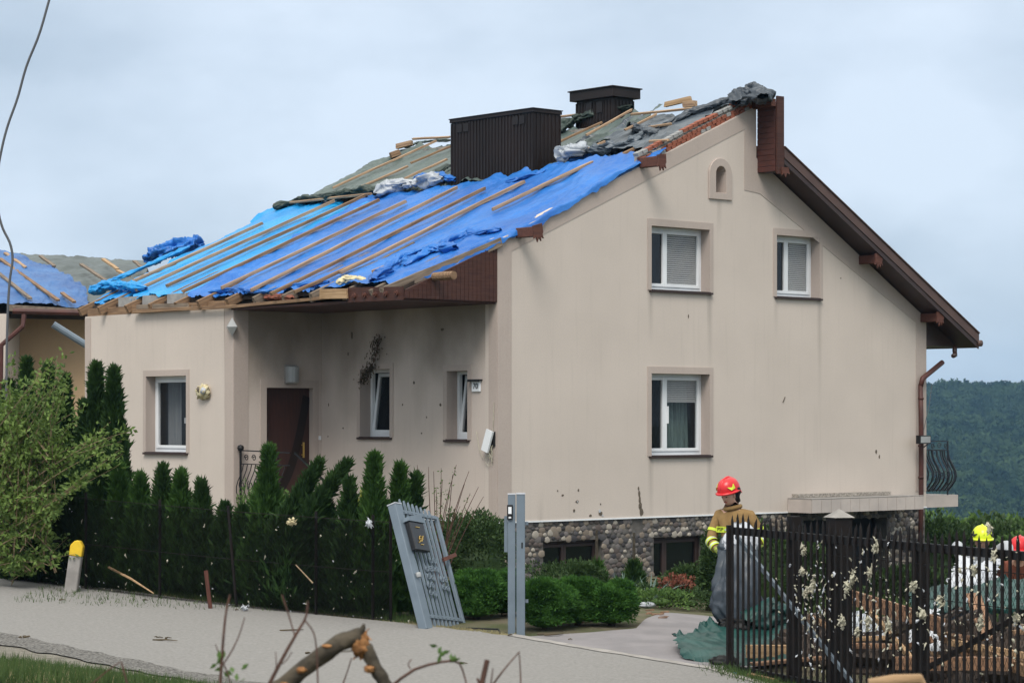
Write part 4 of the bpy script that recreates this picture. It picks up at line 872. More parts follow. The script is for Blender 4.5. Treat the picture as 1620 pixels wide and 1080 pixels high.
V, F = leafV(C_, RNG.normal(size=C_.shape)*.5+(0, 0, -1), .06, .02); link('foliage', npmesh('foliage', V, F, 'leaf_dead'), sprig)

# ================================================================ neighbouring house
nb = thing('neighbour_house', 'peach rendered house at the left edge with blue and grey tarpaulins on its roof', 'house', (-13.5, 60, 0))
NM = Matrix.Translation((13.5, -60, 0))
def nadd(name, bm, m, parent=nb, **k): 
    bm.v = [(x+13.5, y-60, z) for x, y, z in bm.v]; return bm.build(name, m, parent, **k)
xa, xb, xc, xd = at(19, 0, 58.6).x, at(175, 0, 60).x, at(-140, 0, 57).x, at(18, 0, 57.6).x
b = MB(); b.box((xa, 58.8, -.3), (-8.2, 66, 5.05)); nadd('wall', b, 'peach_render')
b = MB(); b.box((xc, 57.3, -.3), (xd-.05, 66, 5.08)); nadd('side_wall', b, 'wall_render')
eL, eR, rL, rR = at(-150, 484, 57.2), at(250, 492, 58.2), at(-150, 392, 64), at(232, 414, 64)
def Q(a, b_, c, d, n=5, m=4): return [[tuple((Vector(a)*(1-i/(n-1))+Vector(b_)*(i/(n-1)))*(1-j/(m-1))+(Vector(d)*(1-i/(n-1))+Vector(c)*(i/(n-1)))*(j/(m-1))) for i in range(n)] for j in range(m)]
dz = Vector((0, 0, -.12)); b = MB(); vs = [eL+dz, eR+dz, rR+dz, rL+dz]; vs2 = [v+dz for v in vs]; b.add([tuple(v) for v in vs+vs2], [(0, 1, 2, 3), (7, 6, 5, 4), (0, 4, 5, 1), (1, 5, 6, 2), (2, 6, 7, 3), (3, 7, 4, 0)]); nadd('roof', b, 'deck_wood')
b = MB(); vs = [rL+dz, rR+dz, rR+Vector((0, 7, -2)), rL+Vector((0, 7, -2))]; vs2 = [v+dz for v in vs]; b.add([tuple(v) for v in vs+vs2], [(0, 1, 2, 3), (7, 6, 5, 4), (0, 4, 5, 1), (1, 5, 6, 2), (2, 6, 7, 3), (3, 7, 4, 0)]); nadd('rear_slope', b, 'brown_metal')
NN = np.array(((eR-eL).cross(rL-eL)).normalized())
ngrey = cloth('grey_green_tarp', Q(at(-140, 470, 58.3), at(235, 480, 59.2), at(232, 412, 64), at(-150, 390, 64)), NN, 'tarp_far_grey', 140, 60, amp=.03, seed=11, edge=.6, wob=.02); tag(ngrey, 'dark grey green tarpaulin along the ridge of the peach house', 'tarpaulin')
ro = [[at(-140, 486, 57.1), at(30, 484, 57.5), at(90, 486, 57.8), at(140, 487, 58.1)], [at(-140, 452, 59.6), at(30, 450, 59.8), at(90, 450, 60), at(138, 462, 59.6)], [at(-150, 392, 63.9), at(20, 402, 63.2), at(55, 420, 62.0), at(85, 424, 61.8)]]
nblue = cloth('faded_blue_tarp', [[tuple(p+Vector((0, -.05, .1))) for p in r] for r in ro], NN, 'tarp_far', 130, 70, amp=.045, seed=12, wob=.025, edge=1); tag(nblue, 'faded blue tarpaulin over the eave of the peach house at the left edge', 'tarpaulin')
def ray_plane(x, y, off=.12):
    p0 = eL+Vector(NN)*off; d = Vector(((x-810)/FP, 1, (HY-y)/FP)); o = Vector((0, 0, ZC)); k = (p0-o).dot(Vector(NN))/d.dot(Vector(NN)); return o+d*k
for (x0, y0, x1, y1), pr, mm in [((0, 409, 92, 475), nblue, 'old_wood'), ((-30, 410, 48, 472), nblue, 'grey_wood'), ((98, 463, 118, 478), nblue, 'old_wood'), ((8, 400, 40, 423), ngrey, 'batten_wood'), ((64, 405, 86, 421), ngrey, 'grey_wood'), ((128, 418, 168, 444), ngrey, 'grey_wood'), ((163, 410, 186, 426), ngrey, 'new_wood'), ((186, 428, 204, 437), ngrey, 'new_wood'), ((212, 413, 226, 424), ngrey, 'grey_wood')]:
    plank('batten', ray_plane(x0, y0, .22), ray_plane(x1, y1, .22), .09, .05, mm, pr, up=NN)
b = MB(); b.bar(at(12, 487, 57.4), at(134, 494, 57.9), .35, .14); nadd('eave_soffit', b, 'grey_wood')
b = MB(); b.tube([at(20, 492, 57.1), at(137, 495, 57.5)], .07, 8); nadd('gutter', b, 'red_brown')
b = MB(); b.tube([at(38, 498, 57.1), at(36, 516, 57.0), at(2, 546, 56.9), at(1, 600, 56.9), at(1, 640, 56.9)], .06, 8); nadd('downpipe', b, 'red_brown')
b = MB(); b.tube([at(84, 513, 56.6), at(140, 548, 56.8)], .085, 10); gd2 = nadd('fallen_gutter', b, 'grey_paint')

# ================================================================ vegetation
def thuja_mesh(seed, h, r, lean=0., n=4200, m='leaf_thuja', tips=1, L=.15, W_=.036):
    rs = np.random.default_rng(seed); parts = []
    for k in range(tips):
        if k == 0: hx, ox, oy, rr_ = h, 0, 0, r
        else: hx, ox, oy, rr_ = h*rs.uniform(.72, .93), rs.uniform(-.6, .6)*r, rs.uniform(-.6, .6)*r, r*.6
        nn = int(n*(1 if k == 0 else .45)); u = rs.random(nn)**.85; th = rs.random(nn)*2*math.pi
        prof = np.minimum(1, .55+u*3)*(1-u)**.98
        lump_ = 1+.42*vnoise(np.stack([np.cos(th)*1.8, np.sin(th)*1.8, u*hx*3.6+seed], -1))+.28*vnoise(np.stack([np.cos(th)*4, np.sin(th)*4, u*hx*9+seed], -1))
        R_ = rr_*prof*lump_*(.66+.46*rs.random(nn)**.8); z = u*hx
        lx = lean*2.2*np.maximum(z/hx-.35, 0)**1.5*hx
        C = np.stack([ox+np.cos(th)*R_+lx, oy+np.sin(th)*R_, z], -1); D = np.stack([np.cos(th)*.28+2*lean*(z/hx), np.sin(th)*.40, np.full(nn, 1.)], -1)+rs.normal(size=(nn, 3))*.34
        v, f = leafV(C, D, L*rs.uniform(.6, 1.3, nn), W_*rs.uniform(.7, 1.4, nn)); parts.append((v, f, 0))
    uu = np.linspace(.02, .93, 9); a = np.linspace(0, 2*math.pi, 8, endpoint=False); rad = r*.55*np.minimum(1, .55+uu*3)*(1-uu)**.9
    V = np.stack([rad[:, None]*np.cos(a)+(lean*2.2*np.maximum(uu-.35, 0)**1.5*h)[:, None], rad[:, None]*np.sin(a), (uu*h)[:, None]+a*0], -1).reshape(-1, 3); i = np.arange(72).reshape(9, 8); j = np.roll(i, -1, 1)
    parts.append((V, np.stack([i[:-1], j[:-1], j[1:], i[1:]], -1).reshape(-1, 4), 0))
    V, F, M_ = join(parts); return npmesh('foliage', V, F, m)
_trunk = MB(); _trunk.tube([(0, 0, -.1), (0, 0, .5), (0, 0, 1)], [.035, .03, .02], 6); TRUNK = _trunk.me('trunk', 'bark')
def thuja(px, ty, Y, r, seed, label, lean=0., m='leaf_thuja', tips=1, dens=1., name='thuja', group='thujas of the roadside hedge'):
    base = atg(px, Y); top = at(px, ty, Y).z; h = (top-base.z)/1.04
    if lean: base.x -= lean*h*1.05
    t = thing(name, label, 'conifer', base, random.uniform(0, .0), group)
    link('trunk', TRUNK, t); link('foliage', thuja_mesh(seed, h, r*1.04, lean, int(3000*dens*h*r/.3/1.2), m, tips), t)
    return t
TH = [(14, 600, 37.2, .42, 'tall dark thuja at the left edge behind the broadleaf shrub', 0, 2), (42, 563, 37.0, .40, 'tall thuja behind the broadleaf shrub, leftmost with its tip against the peach wall', 0, 1),
      (76, 573, 36.8, .36, 'tall thuja behind the broadleaf shrub, second tip against the peach wall', 0, 1), (103, 592, 37.0, .30, 'lower thuja between the tall ones, before the corner of the peach wall', 0, 1),
      (152, 570, 36.4, .38, 'tall twin-tipped thuja before the left corner of the beige wing', 0, 2), (180, 577, 36.2, .36, 'tall thuja standing right of the twin-tipped one before the beige wing', 0, 1),
      (30, 745, 35.2, .36, 'hedge thuja at the far left behind the marker post and netting', 0, 2), (75, 760, 35.0, .36, 'hedge thuja in netting left of the yellow-topped marker post', 0, 2), (120, 752, 34.8, .36, 'hedge thuja directly behind the yellow-topped marker post', 0, 2),
      (160, 738, 34.5, .34, 'hedge thuja just right of the yellow-topped marker post', 0, 2), (188, 735, 34.4, .30, 'pointed hedge thuja below the tall twin-tipped one', 0, 1),
      (222, 752, 34.2, .34, 'single pointed hedge thuja left below the wing window', 0, 1), (258, 738, 34.0, .32, 'hedge thuja tallest under the left half of the wing window', 0, 1),
      (286, 747, 33.9, .34, 'double-tipped bright hedge thuja under the right half of the wing window', 0, 2), (319, 762, 33.7, .28, 'thin spiky hedge thuja right of the wing window', 0, 1), (356, 800, 33.5, .30, 'short hedge thuja before the wing corner', 0, 1), (384, 806, 33.3, .32, 'low hedge thuja left of the entrance railing', 0, 1),
      (425, 706, 32.9, .36, 'tallest hedge thuja in front of the entrance railing and door', .02, 1), (498, 728, 32.5, .34, 'wind-bent hedge thuja leaning right beside the front door', .24, 1), (540, 728, 32.3, .32, 'second wind-bent hedge thuja with a long leaning tip', .32, 1), (552, 757, 32.0, .28, 'narrow hedge thuja between the leaning ones and the window', 0, 1),
      (592, 718, 31.9, .35, 'tall straight hedge thuja below the first tilted window', 0, 1), (633, 735, 32.2, .32, 'hedge thuja right behind the top of the leaning gate', 0, 1), (658, 750, 32.4, .22, 'slim hedge thuja nearest the bare red twigs', .03, 1), (462, 815, 32.6, .34, 'low hedge thuja between the tall one and the leaning ones', 0, 2), (520, 800, 32.4, .34, 'low hedge thuja filling the foot of the two wind-bent ones', 0, 2)]
for k, (px, ty, Y, r, lab, lean, tips) in enumerate(TH):
    thuja(px, ty, Y, r, 100+k, lab, lean, 'leaf_thuja_bright' if k in (10, 13, 11, 21, 17, 22) else 'leaf_thuja', tips)
def blob_leaves(seed, c, rad, n, L, W_, shell=.55, up=.3, lumpf=2.2, lumpa=.35):
    rs = np.random.default_rng(seed); d = rs.normal(size=(n, 3)); d /= np.linalg.norm(d, axis=1)[:, None]; d[:, 2] = np.where(d[:, 2] < -.4, -d[:, 2], d[:, 2])
    q = (1+lumpa*fbm(d*lumpf+seed*1.7, 3))*(shell+(1-shell)*rs.random(n)**.5); C = np.array(c)+d*q[:, None]*np.array(rad)
    return leafV(C, d+np.array((0, 0, up))+rs.normal(size=(n, 3))*.45, L*rs.uniform(.6, 1.3, n), W_*rs.uniform(.7, 1.3, n))
def core(c, rad, seed, k=.72):
    th = np.linspace(0, 2*math.pi, 12, endpoint=False); ph = np.linspace(.1, math.pi-.1, 8); T, Pq = np.meshgrid(th, ph, indexing='ij'); d = np.stack([np.cos(T)*np.sin(Pq), np.sin(T)*np.sin(Pq), np.cos(Pq)], -1)
    V = (np.array(c)+d*np.array(rad)*k).reshape(-1, 3); i = np.arange(96).reshape(12, 8); j = np.roll(i, -1, 0); return V, np.stack([i[:, :-1], j[:, :-1], j[:, 1:], i[:, 1:]], -1).reshape(-1, 4)
def shrub(name, label, cat, pos, blobs, n, L, W_, m, seed, group=None, kcore=.7, stems=True, **k):
    t = thing(name, label, cat, pos, 0, group); parts = []
    for i, (c, rad) in enumerate(blobs):
        v, f = blob_leaves(seed+i, c, rad, int(n), L, W_, **k); parts.append((v, f, 0))
        if kcore: v, f = core(c, rad, seed, kcore); parts.append((v, f, 0))
    V, F, M_ = join(parts); link('foliage', npmesh('foliage', V, F, m), t)
    if stems:
        b = MB(); c = blobs[0][0]
        for i in range(5): b.tube([(random.uniform(-.05, .05), random.uniform(-.05, .05), -.05), (c[0]*.4+random.uniform(-.1, .1), c[1]*.4+random.uniform(-.1, .1), c[2]*.5), (c[0]+random.uniform(-.2, .2), c[1]+random.uniform(-.2, .2), c[2])], [.02, .015, .006], 5)
        b.build('stem', 'bark', t)
    return t
yews = [(752, 906, 31.9, .44, 'clipped rounded yew just right of the leaning gate'), (800, 903, 32.3, .38, 'clipped yew half hidden behind the gate post, on its left'), (862, 912, 30.85, .42, 'clipped rounded yew directly right of the gate post'), (914, 916, 31.3, .40, 'clipped yew in the middle of the row right of the gate post'), (966, 920, 31.3, .40, 'clipped yew at the right end of the row by the driveway'), (706, 940, 32.0, .30, 'small clipped yew seen through the leaning gate')]
for k, (px, ty, Y, r, lab) in enumerate(yews):
    p = atg(px, Y); top = at(px, ty, Y).z-p.z; hz = top/2
    ry = random.Random(40+k); bl = [((0, 0, hz*.85), (r*.80, r*.75, hz*.98)), ((0, -.04, hz*.38), (r*.72, r*.65, hz*.45))]
    for q_ in range(9): a_ = ry.uniform(0, 6.28); e_ = ry.uniform(.1, 1.25); bl.append(((math.cos(a_)*math.cos(e_)*r*.62, math.sin(a_)*math.cos(e_)*r*.58, hz*(.85+.75*math.sin(e_))), (r*.36, r*.36, r*.34)))
    shrub('yew', lab, 'shrub', p, bl, 1500, .062, .018, 'leaf_yew', 300+17*k, 'clipped yews by the driveway', kcore=.8, lumpa=.2, lumpf=2.6, shell=.72)
shrub('leafy_shrub', 'loose dark leafy shrub behind the gate post against the plinth', 'shrub', atg(752, 35.5), [((0, 0, .45), (.62, .5, .55)), ((.15, .1, .7), (.4, .4, .45)), ((-.3, 0, .6), (.4, .4, .5))], 2600, .06, .03, 'leaf_bush', 401)
shrub('leafy_shrub', 'light green bushy shrub in front of the entrance door', 'shrub', atg(455, 36.5), [((0, 0, .5), (.55, .5, .68)), ((-.25, 0, .75), (.4, .4, .50)), ((.2, 0, .8), (.35, .4, .45))], 2200, .06, .03, 'leaf_light', 411)
shrub('leafy_shrub', 'light blue green shrub between the entrance railing and the tallest thuja', 'shrub', atg(398, 36.0), [((0, 0, .6), (.4, .4, .72))], 2200, .06, .022, 'leaf_light', 414)
shrub('yellow_shrub', 'small yellow-leaved shrub glimpsed between hedge thujas', 'shrub', atg(568, 35.5), [((0, 0, .75), (.32, .3, .65))], 1500, .05, .03, 'leaf_yellow', 421)
shrub('leafy_shrub', 'low leafy bush before the first basement window', 'shrub', atg(888, 36.5), [((0, 0, .2), (.5, .35, .30)), ((.3, .1, .25), (.3, .3, .22))], 1600, .055, .03, 'leaf_bush', 431)
thuja(944, 893, 37.4, .20, 501, 'little cone shaped conifer at the right side of the first basement window', group=None, name='dwarf_conifer', m='leaf_thuja_bright')
thuja(1003, 892, 36.8, .26, 502, 'little rounded conifer between the two basement windows', group=None, name='dwarf_conifer', m='leaf_thuja')
def blades(name, label, cat, pos, n, L, W_, m, seed, spread=.25, group=None, droop=.6):
    t = thing(name, label, cat, pos, 0, group); b = MB(); r = random.Random(seed)
    for k in range(n):
        a = r.uniform(0, 6.28); l = L*r.uniform(.6, 1.1); o = r.uniform(.2, 1)*spread; dx, dy = math.cos(a), math.sin(a); px_, py_ = -dy*W_/2, dx*W_/2; bx0, by0 = dx*.04, dy*.04
        pts = [(bx0+dx*o*l*f*1.6, by0+dy*o*l*f*1.6, l*(f-droop*o*f*f)) for f in (0, .35, .7, 1)]; vs = []
        for i, p in enumerate(pts): 
            q = (1, .9, .6, .05)[i]; vs += [(p[0]-px_*q, p[1]-py_*q, p[2]), (p[0]+px_*q, p[1]+py_*q, p[2])]
        b.add(vs, [(2*i, 2*i+1, 2*i+3, 2*i+2) for i in range(3)])
    b.build('leaves', m, t); return t
blades('yucca', 'spiky blue green yucca in the bed by the stone plinth', 'plant', atg(985, 36.4), 40, .55, .04, 'leaf_blue', 1, .8)
blades('yucca', 'second wider spiky yucca nearer the second basement window', 'plant', atg(1028, 36.0), 46, .5, .035, 'leaf_blue', 2, 1.0)
shrub('climbing_plant', 'leafy climbing plant hanging over the second basement window', 'plant', atg(1085, 38.5), [((.1, 0, .25), (.45, .25, .22)), ((.42, 0, .60), (.16, .25, .40)), ((-.25, 0, .12), (.25, .25, .15)), ((.3, -.1, .15), (.4, .3, .25))], 1300, .07, .05, 'leaf_bush', 441)
shrub('climbing_plant', 'green climber growing behind the standing firefighter', 'plant', atg(1122, 36.0), [((.05, 0, .45), (.20, .25, .5)), ((.1, 0, .25), (.25, .3, .3))], 1500, .07, .05, 'leaf_bush', 446)
shrub('garden_bush', 'green bush seen through the left bays of the black fence', 'shrub', atg(1215, 35.5), [((0, 0, .6), (.6, .4, .7)), ((.5, .2, .5), (.5, .4, .6))], 2500, .07, .045, 'leaf_bush', 451)
fl_ = shrub('flower_pot_plant', 'small plant with reddish leaves below the second basement window', 'plant', atg(1070, 37.2), [((0, 0, .18), (.3, .2, .2))], 500, .05, .035, 'rust_cloth', 455, kcore=0)
for k, (px, Y) in enumerate([(1000, 35.6), (1045, 35.0), (1090, 35.4), (960, 35.2)]):
    shrub('bed_plant', ['low herb clump behind the drive edge, under the yuccas', 'low herb clump in the bed nearest the drive edge', 'low herb clump left of the standing firefighter', 'low herb clump behind the right-hand clipped yew'][k], 'plant', atg(px, Y), [((0, 0, .08), (.45, .3, .18))], 900, .05, .03, ['leaf_bush', 'leaf_light', 'leaf_bush', 'leaf_light'][k], 460+k, kcore=.3, stems=False)
# bushes down the slope behind the debris
for k, (px, ty, Y, r) in enumerate([(1478, 838, 50, .9), (1508, 828, 53, 1.0), (1545, 836, 51, 1.0), (1585, 830, 55, 1.1), (1620, 838, 52, 1.0), (1655, 845, 50, 1.0), (1440, 905, 44, .8)]):
    p = atg(px, Y); top = at(px, ty, Y).z-p.z; lab = ['bush on the slope next to the stone pillar under the balcony', 'bush on the slope left of the yellow helmet', 'bush on the slope right behind the yellow helmet', 'bush on the slope between the two helmets', 'bush on the slope behind the red helmet at the right edge', 'bush on the slope cut by the right edge', 'low dark bush below the canopy slab'][k]
    shrub('slope_bush', lab, 'shrub', p, [((0, 0, top*.55), (r, r, top*.5)), ((r*.6, 0, top*.5), (r*.7, r*.7, top*.42))], 2400, .12, .07, 'leaf_light' if k % 2 else 'leaf_bush', 470+3*k, 'bushes on the slope behind the fence')
# broadleaf shrub at the left: stems with separate leaves
bs = thing('broadleaf_shrub', 'loose light green broadleaf shrub at the left edge before the hedge', 'shrub', atg(40, 34.0)); rs = np.random.default_rng(77); b = MB(); LC = []; LD = []
o0 = atg(40, 34.0)
for k in range(165):
    tx, ty = rs.uniform(-60, 205), rs.uniform(560, 890)
    if tx > 120 and (ty < 640 or ty > 800): continue
    if tx > 150 and not (660 < ty < 750): ty = rs.uniform(665, 745)
    if ty < 600 and not (20 < tx < 110): ty += 50
    e = at(tx, ty, 34.0+rs.uniform(-.5, .6))-o0; s0 = Vector((rs.uniform(-.9, .45), rs.uniform(-.2, .2), rs.uniform(.15, .75)*max(e.z, .2))); mid = (s0+e)*.5+Vector((rs.uniform(-.15, .15), 0, rs.uniform(0, .25)))
    pts = [s0*(1-f)**2+mid*(2*f*(1-f))+e*f*f for f in np.linspace(0, 1, 7)]; b.tube(pts, [.008*(1-.8*i/6) for i in range(7)], 4)
    for _ in range(70):
        f = rs.uniform(.15, 1.02); p = s0*(1-f)**2+mid*(2*f*(1-f))+e*f*f; LC.append(np.array(p)+rs.normal(size=3)*.05); LD.append(np.array((e-s0).normalized())*.4+rs.normal(size=3)*.6+(0, 0, -.2))
b.build('stem', 'twig_pale', bs); V, F = leafV(np.array(LC), np.array(LD), rs.uniform(.05, .11, len(LC)), rs.uniform(.03, .055, len(LC))); link('foliage', npmesh('foliage', V, F, 'leaf_shrub'), bs)
# bare red twigs behind the gate
tw = thing('bare_shrub', 'bare reddish twigs of a stripped shrub behind the leaning gate', 'shrub', atg(690, 34.2)); b = MB(); o0 = atg(690, 34.2); LC = []
for tx, ty in [(660, 735), (678, 738), (686, 745), (698, 740), (716, 750), (722, 735), (735, 765), (744, 780), (765, 785), (700, 760), (652, 760), (690, 770), (712, 775), (728, 800), (742, 745), (757, 770)]:
    e = at(tx, ty, 34.2+random.uniform(-.3, .3))-o0; s0 = Vector((random.uniform(-.1, .1), 0, 0)); mid = s0*.55+e*.45+Vector((random.uniform(-.1, .05), 0, .15)); pts = [s0*(1-f)**2+mid*(2*f*(1-f))+e*f*f for f in np.linspace(0, 1, 7)]; b.tube(pts, [.010, .009, .008, .007, .006, .005, .003], 4)
    if random.random() < .4:
        for _ in range(40): f = random.uniform(.4, 1); LC.append(np.array(s0*(1-f)**2+mid*(2*f*(1-f))+e*f*f)+RNG.normal(size=3)*.02)
b.build('stem', 'twig', tw); LC = np.array(LC); V, F = leafV(LC, RNG.normal(size=LC.shape), .04, .02); link('foliage', npmesh('foliage', V, F, 'leaf_light'), tw)

# forest on the far hillside
def tree_proto(seed):
    rs = np.random.default_rng(seed); n = 200; d = rs.normal(size=(n, 3)); d /= np.linalg.norm(d, axis=1)[:, None]; d[:, 2] = np.abs(d[:, 2])*1.15-.25
    C = d*(.62+.45*rs.random(n))[:, None]*(1+.25*vnoise(d*2.2+seed*9))[:, None]; a = rs.normal(size=(n, 3)); a -= d*(a*d).sum(1)[:, None]*.6; a /= np.linalg.norm(a, axis=1)[:, None]; b_ = np.cross(d+rs.normal(size=(n, 3))*.5, a); b_ /= np.linalg.norm(b_, axis=1)[:, None]
    sz = rs.uniform(.13, .27, n)[:, None]; V = np.stack([C+a*sz, C-a*sz*.6+b_*sz*.8, C-a*sz*.6-b_*sz*.8], 1).reshape(-1, 3); F = np.arange(3*n).reshape(n, 3)
    o8 = np.array([(1, 0, 0), (0, 1, 0), (-1, 0, 0), (0, -1, 0), (0, 0, 1), (0, 0, -1)])*.74; F2 = np.array([(0, 1, 4), (1, 2, 4), (2, 3, 4), (3, 0, 4), (1, 0, 5), (2, 1, 5), (3, 2, 5), (0, 3, 5)])+3*n
    return np.vstack([V, o8]), np.vstack([F, F2])
PR = [tree_proto(k) for k in range(4)]; rs = np.random.default_rng(11); Vs = []; Fs = []; n0 = 0
for band_, (y0, y1, cnt, s0, s1) in enumerate([(180, 430, 360, 3.2, 5.0), (430, 800, 1700, 2.9, 5.0), (800, 1290, 4000, 2.7, 4.9)]):
    yy = rs.uniform(y0, y1, cnt); ang = rs.uniform((1150-810)/FP, (1800-810)/FP, cnt); xx = ang*yy; zz = hillz(xx, yy)
    for k in range(cnt):
        v, f = PR[rs.integers(4)]; s = rs.uniform(s0, s1); a = rs.uniform(0, 6.28); c, si = math.cos(a), math.sin(a)
        w = v*s*np.array((1, 1, rs.uniform(.9, 1.5))); w = np.stack([w[:, 0]*c-w[:, 1]*si, w[:, 0]*si+w[:, 1]*c, w[:, 2]], -1)+(xx[k], yy[k], zz[k]+s*.9); Vs.append(w); Fs.append(f+n0); n0 += len(w)
o = link('forest', npmesh('forest', np.concatenate(Vs), np.concatenate(Fs), 'forest_leaf')); o['kind'] = 'stuff'

# grass
def grass(name, pts, L, W_, m, seed):
    rs = np.random.default_rng(seed); P = np.array(pts); n = len(P); C = np.c_[P, G(P[:, 0], P[:, 1])-.01]
    V, F = leafV(C, rs.normal(size=(n, 3))*(.35, .35, .1)+(0, 0, 1), L*rs.uniform(.4, 1.3, n), W_); o = link(name, npmesh(name, V, F, m)); o['kind'] = 'stuff'; return o
def scatter(n, poly_f, seed): rs = np.random.default_rng(seed); return [p for p in (poly_f(rs) for _ in range(n)) if p is not None]
def edge_pt(E_, lo, hi):
    def f(rs):
        k = rs.uniform(0, len(E_)-1.001); i = int(k); a = E_[i]*(1-(k-i))+E_[i+1]*(k-i); d = E_[i+1]-E_[i]; d = d/np.linalg.norm(d); nrm = np.array((d[1], -d[0])); return a+nrm*rs.uniform(lo, hi)*-1 if False else a+np.array((.5, .86))*rs.uniform(lo, hi)
    return f
grass('verge_grass', scatter(8000, edge_pt(far_e[1:5], -.02, .50), 5), .11, .008, 'grass', 6)
grass('dry_verge_grass', scatter(7000, edge_pt(far_e[1:6], -.06, .16), 7), .05, .012, 'grass_dry', 8)
def bank(rs):
    y = rs.uniform(19.5, 26.3); x = rs.uniform(-.215*y, -.02*y)
    i = np.interp(y, near_e[::-1, 1], near_e[::-1, 0]); lim = i-2.35-.5*vnoise(np.array([[y*1.5, x, 0]]))[0]
    return (x, y) if x < lim+rs.exponential(.12)-.1 else None
grass('bank_grass', scatter(34000, bank, 9), .17, .008, 'grass', 10)
grass('dry_bank_grass', scatter(6000, bank, 19), .13, .009, 'grass_dry', 20)
def yard(rs):
    x = rs.uniform(-6.5, 4.5); y = rs.uniform(32, 39.6); return (x, y) if (y > 35.5 or x < -1+.0*y) else None
grass('yard_grass', scatter(16000, yard, 12), .10, .009, 'grass', 13)
grass('slope_grass', scatter(9000, lambda rs: (rs.uniform(4.0, 11), rs.uniform(33, 50)), 14), .3, .02, 'grass', 15)
def fr(rs): f = rs.random(); return (2.3+2.6*f+rs.normal()*.12, 27.5-6.2*f+rs.normal()*.15)
grass('fence_grass', scatter(5000, fr, 16), .12, .008, 'grass', 17)

# ================================================================ hedge fence: posts, wires and woven mesh
hf = thing('hedge_fence', 'dark chain-link fence with netting standing in front of the thuja hedge', 'fence', atg(330, 33.2))
hp = [atg(px, Y) for px, Y in [(-40, 35.6), (136, 34.15), (253, 33.25), (375, 32.45), (500, 31.8), (590, 31.35), (618, 31.25)]]; o0 = hf.location
for k, p in enumerate(hp):
    lean = Vector((-.12 if k == 3 else .0, 0, 0)); b = MB(); q = p-o0; b.tube([q-Vector((0, 0, .05)), q+lean+Vector((0, 0, 1.36))], .020, 8); b.build('post', 'fence_black', hf)
w_ = MB(); nn_ = 0; Vn = []; Fn = []
for k in range(len(hp)-1):
    a, c = hp[k]-o0, hp[k+1]-o0; ln = (c-a).length; h = 1.28; 
    for z in (.05, .65, h): w_.tube([a+Vector((0, -.03, z)), c+Vector((0, -.03, z))], .004, 4)
    st = .075; cnt = int((ln+h)/st); d = (c-a)/ln
    for i in range(cnt):
        for sg in (1, -1):
            u0 = i*st if sg > 0 else i*st-h; u1 = u0-h if sg > 0 else u0+h
            # wire from (u0, 0) to (u1, h), clipped to the bay
            f0, f1 = 0., 1.
            du = u1-u0
            if du != 0:
                ta, tb = (0-u0)/du, (ln-u0)/du; lo_, hi_ = min(ta, tb), max(ta, tb); f0, f1 = max(0, lo_), min(1, hi_)
            if f1-f0 < .02: continue
            p, q = a+d*(u0+du*f0)+Vector((0, -.03, h*f0)), a+d*(u0+du*f1)+Vector((0, -.03, h*f1)); w = Vector((0, 0, .0016))
            Vn += [tuple(p-w), tuple(q-w), tuple(q+w), tuple(p+w)]; Fn.append((nn_, nn_+1, nn_+2, nn_+3)); nn_ += 4
w_.build('strain_wire', 'fence_black', hf); tag(link('wire_mesh', npmesh('wire_mesh', np.array(Vn), np.array(Fn), 'fence_black'), hf), kind='stuff')
net = bpy.data.materials.new('netting'); net.use_nodes = True; _t = net.node_tree; _b = _t.nodes['Principled BSDF']; _b.inputs['Base Color'].default_value = (.004, .005, .004, 1); _b.inputs['Specular IOR Level'].default_value = 0; _b.inputs['Roughness'].default_value = 1; _b.inputs['Alpha'].default_value = .42; MATS['netting'] = net
Vn = []; Fn = []
for k in range(len(hp)-1):
    a, c = hp[k]-o0, hp[k+1]-o0; m0 = 14
    for i in range(m0+1):
        f = i/m0; p = a*(1-f)+c*f; Vn.append(tuple(p+Vector((0, -.02, .03)))); Vn.append(tuple(p+Vector((0, -.02+.012*math.sin(i*2.1), 1.24+.03*math.sin(i*1.3+k)))))
    bse = k*(m0+1)*2; Fn += [(bse+2*i, bse+2*i+2, bse+2*i+3, bse+2*i+1) for i in range(m0)]
link('netting', npmesh('netting', np.array(Vn), np.array(Fn), 'netting'), hf)
# pale scraps blown into the netting
def scraps(pts, r0, r1, seed, m=('wool', 'paper_white')):
    rs = np.random.default_rng(seed); V = []; F = []; M_ = []; n = 0
    for p in pts:
        r = rs.uniform(r0, r1); k = 7; a = np.sort(rs.random(k)*6.28); q = r*rs.uniform(.4, 1.2, k); st = rs.uniform(.6, 2.4)
        tw_ = rs.uniform(-.9, .9); ring = np.stack([np.cos(a)*q+np.sin(a)*q*st*tw_*.6, rs.normal(size=k)*.012, np.sin(a)*q*st], -1)+np.array(p); ctr = np.array(p)+(0, -.03, 0)
        v = np.vstack([ring, ctr]); V.append(v); F += [(n+i, n+(i+1) % k, n+k) for i in range(k)]; M_ += [int(rs.random() < .35)]*k; n += k+1
    return np.concatenate(V), np.array(F), M_
def wad(name, c, a_, c_, m, label, cat, group=None, n=34, seed=0):
    rs = np.random.default_rng(seed); P = np.array(tuple(c))+rs.normal(size=(n, 3))*(a_*.42, .012, c_*.42); P[n*2//3:, 0] = c[0]+rs.normal(size=n-n*2//3)*a_*.15
    V, F, _m = scraps([tuple(p) for p in P], .008, .030, seed); return tag(link(name, npmesh(name, V, F, m)), label, cat, group)
pts = []
for _ in range(90):
    px = random.uniform(40, 660); f = random.random(); Y = np.interp(px, [-40, 136, 253, 375, 500, 590, 668], [35.6, 34.15, 33.25, 32.45, 31.8, 31.35, 31.0])-.06; g = atg(px, Y); pts.append((g.x, Y-.03, g.z+.05+1.1*f**1.4))
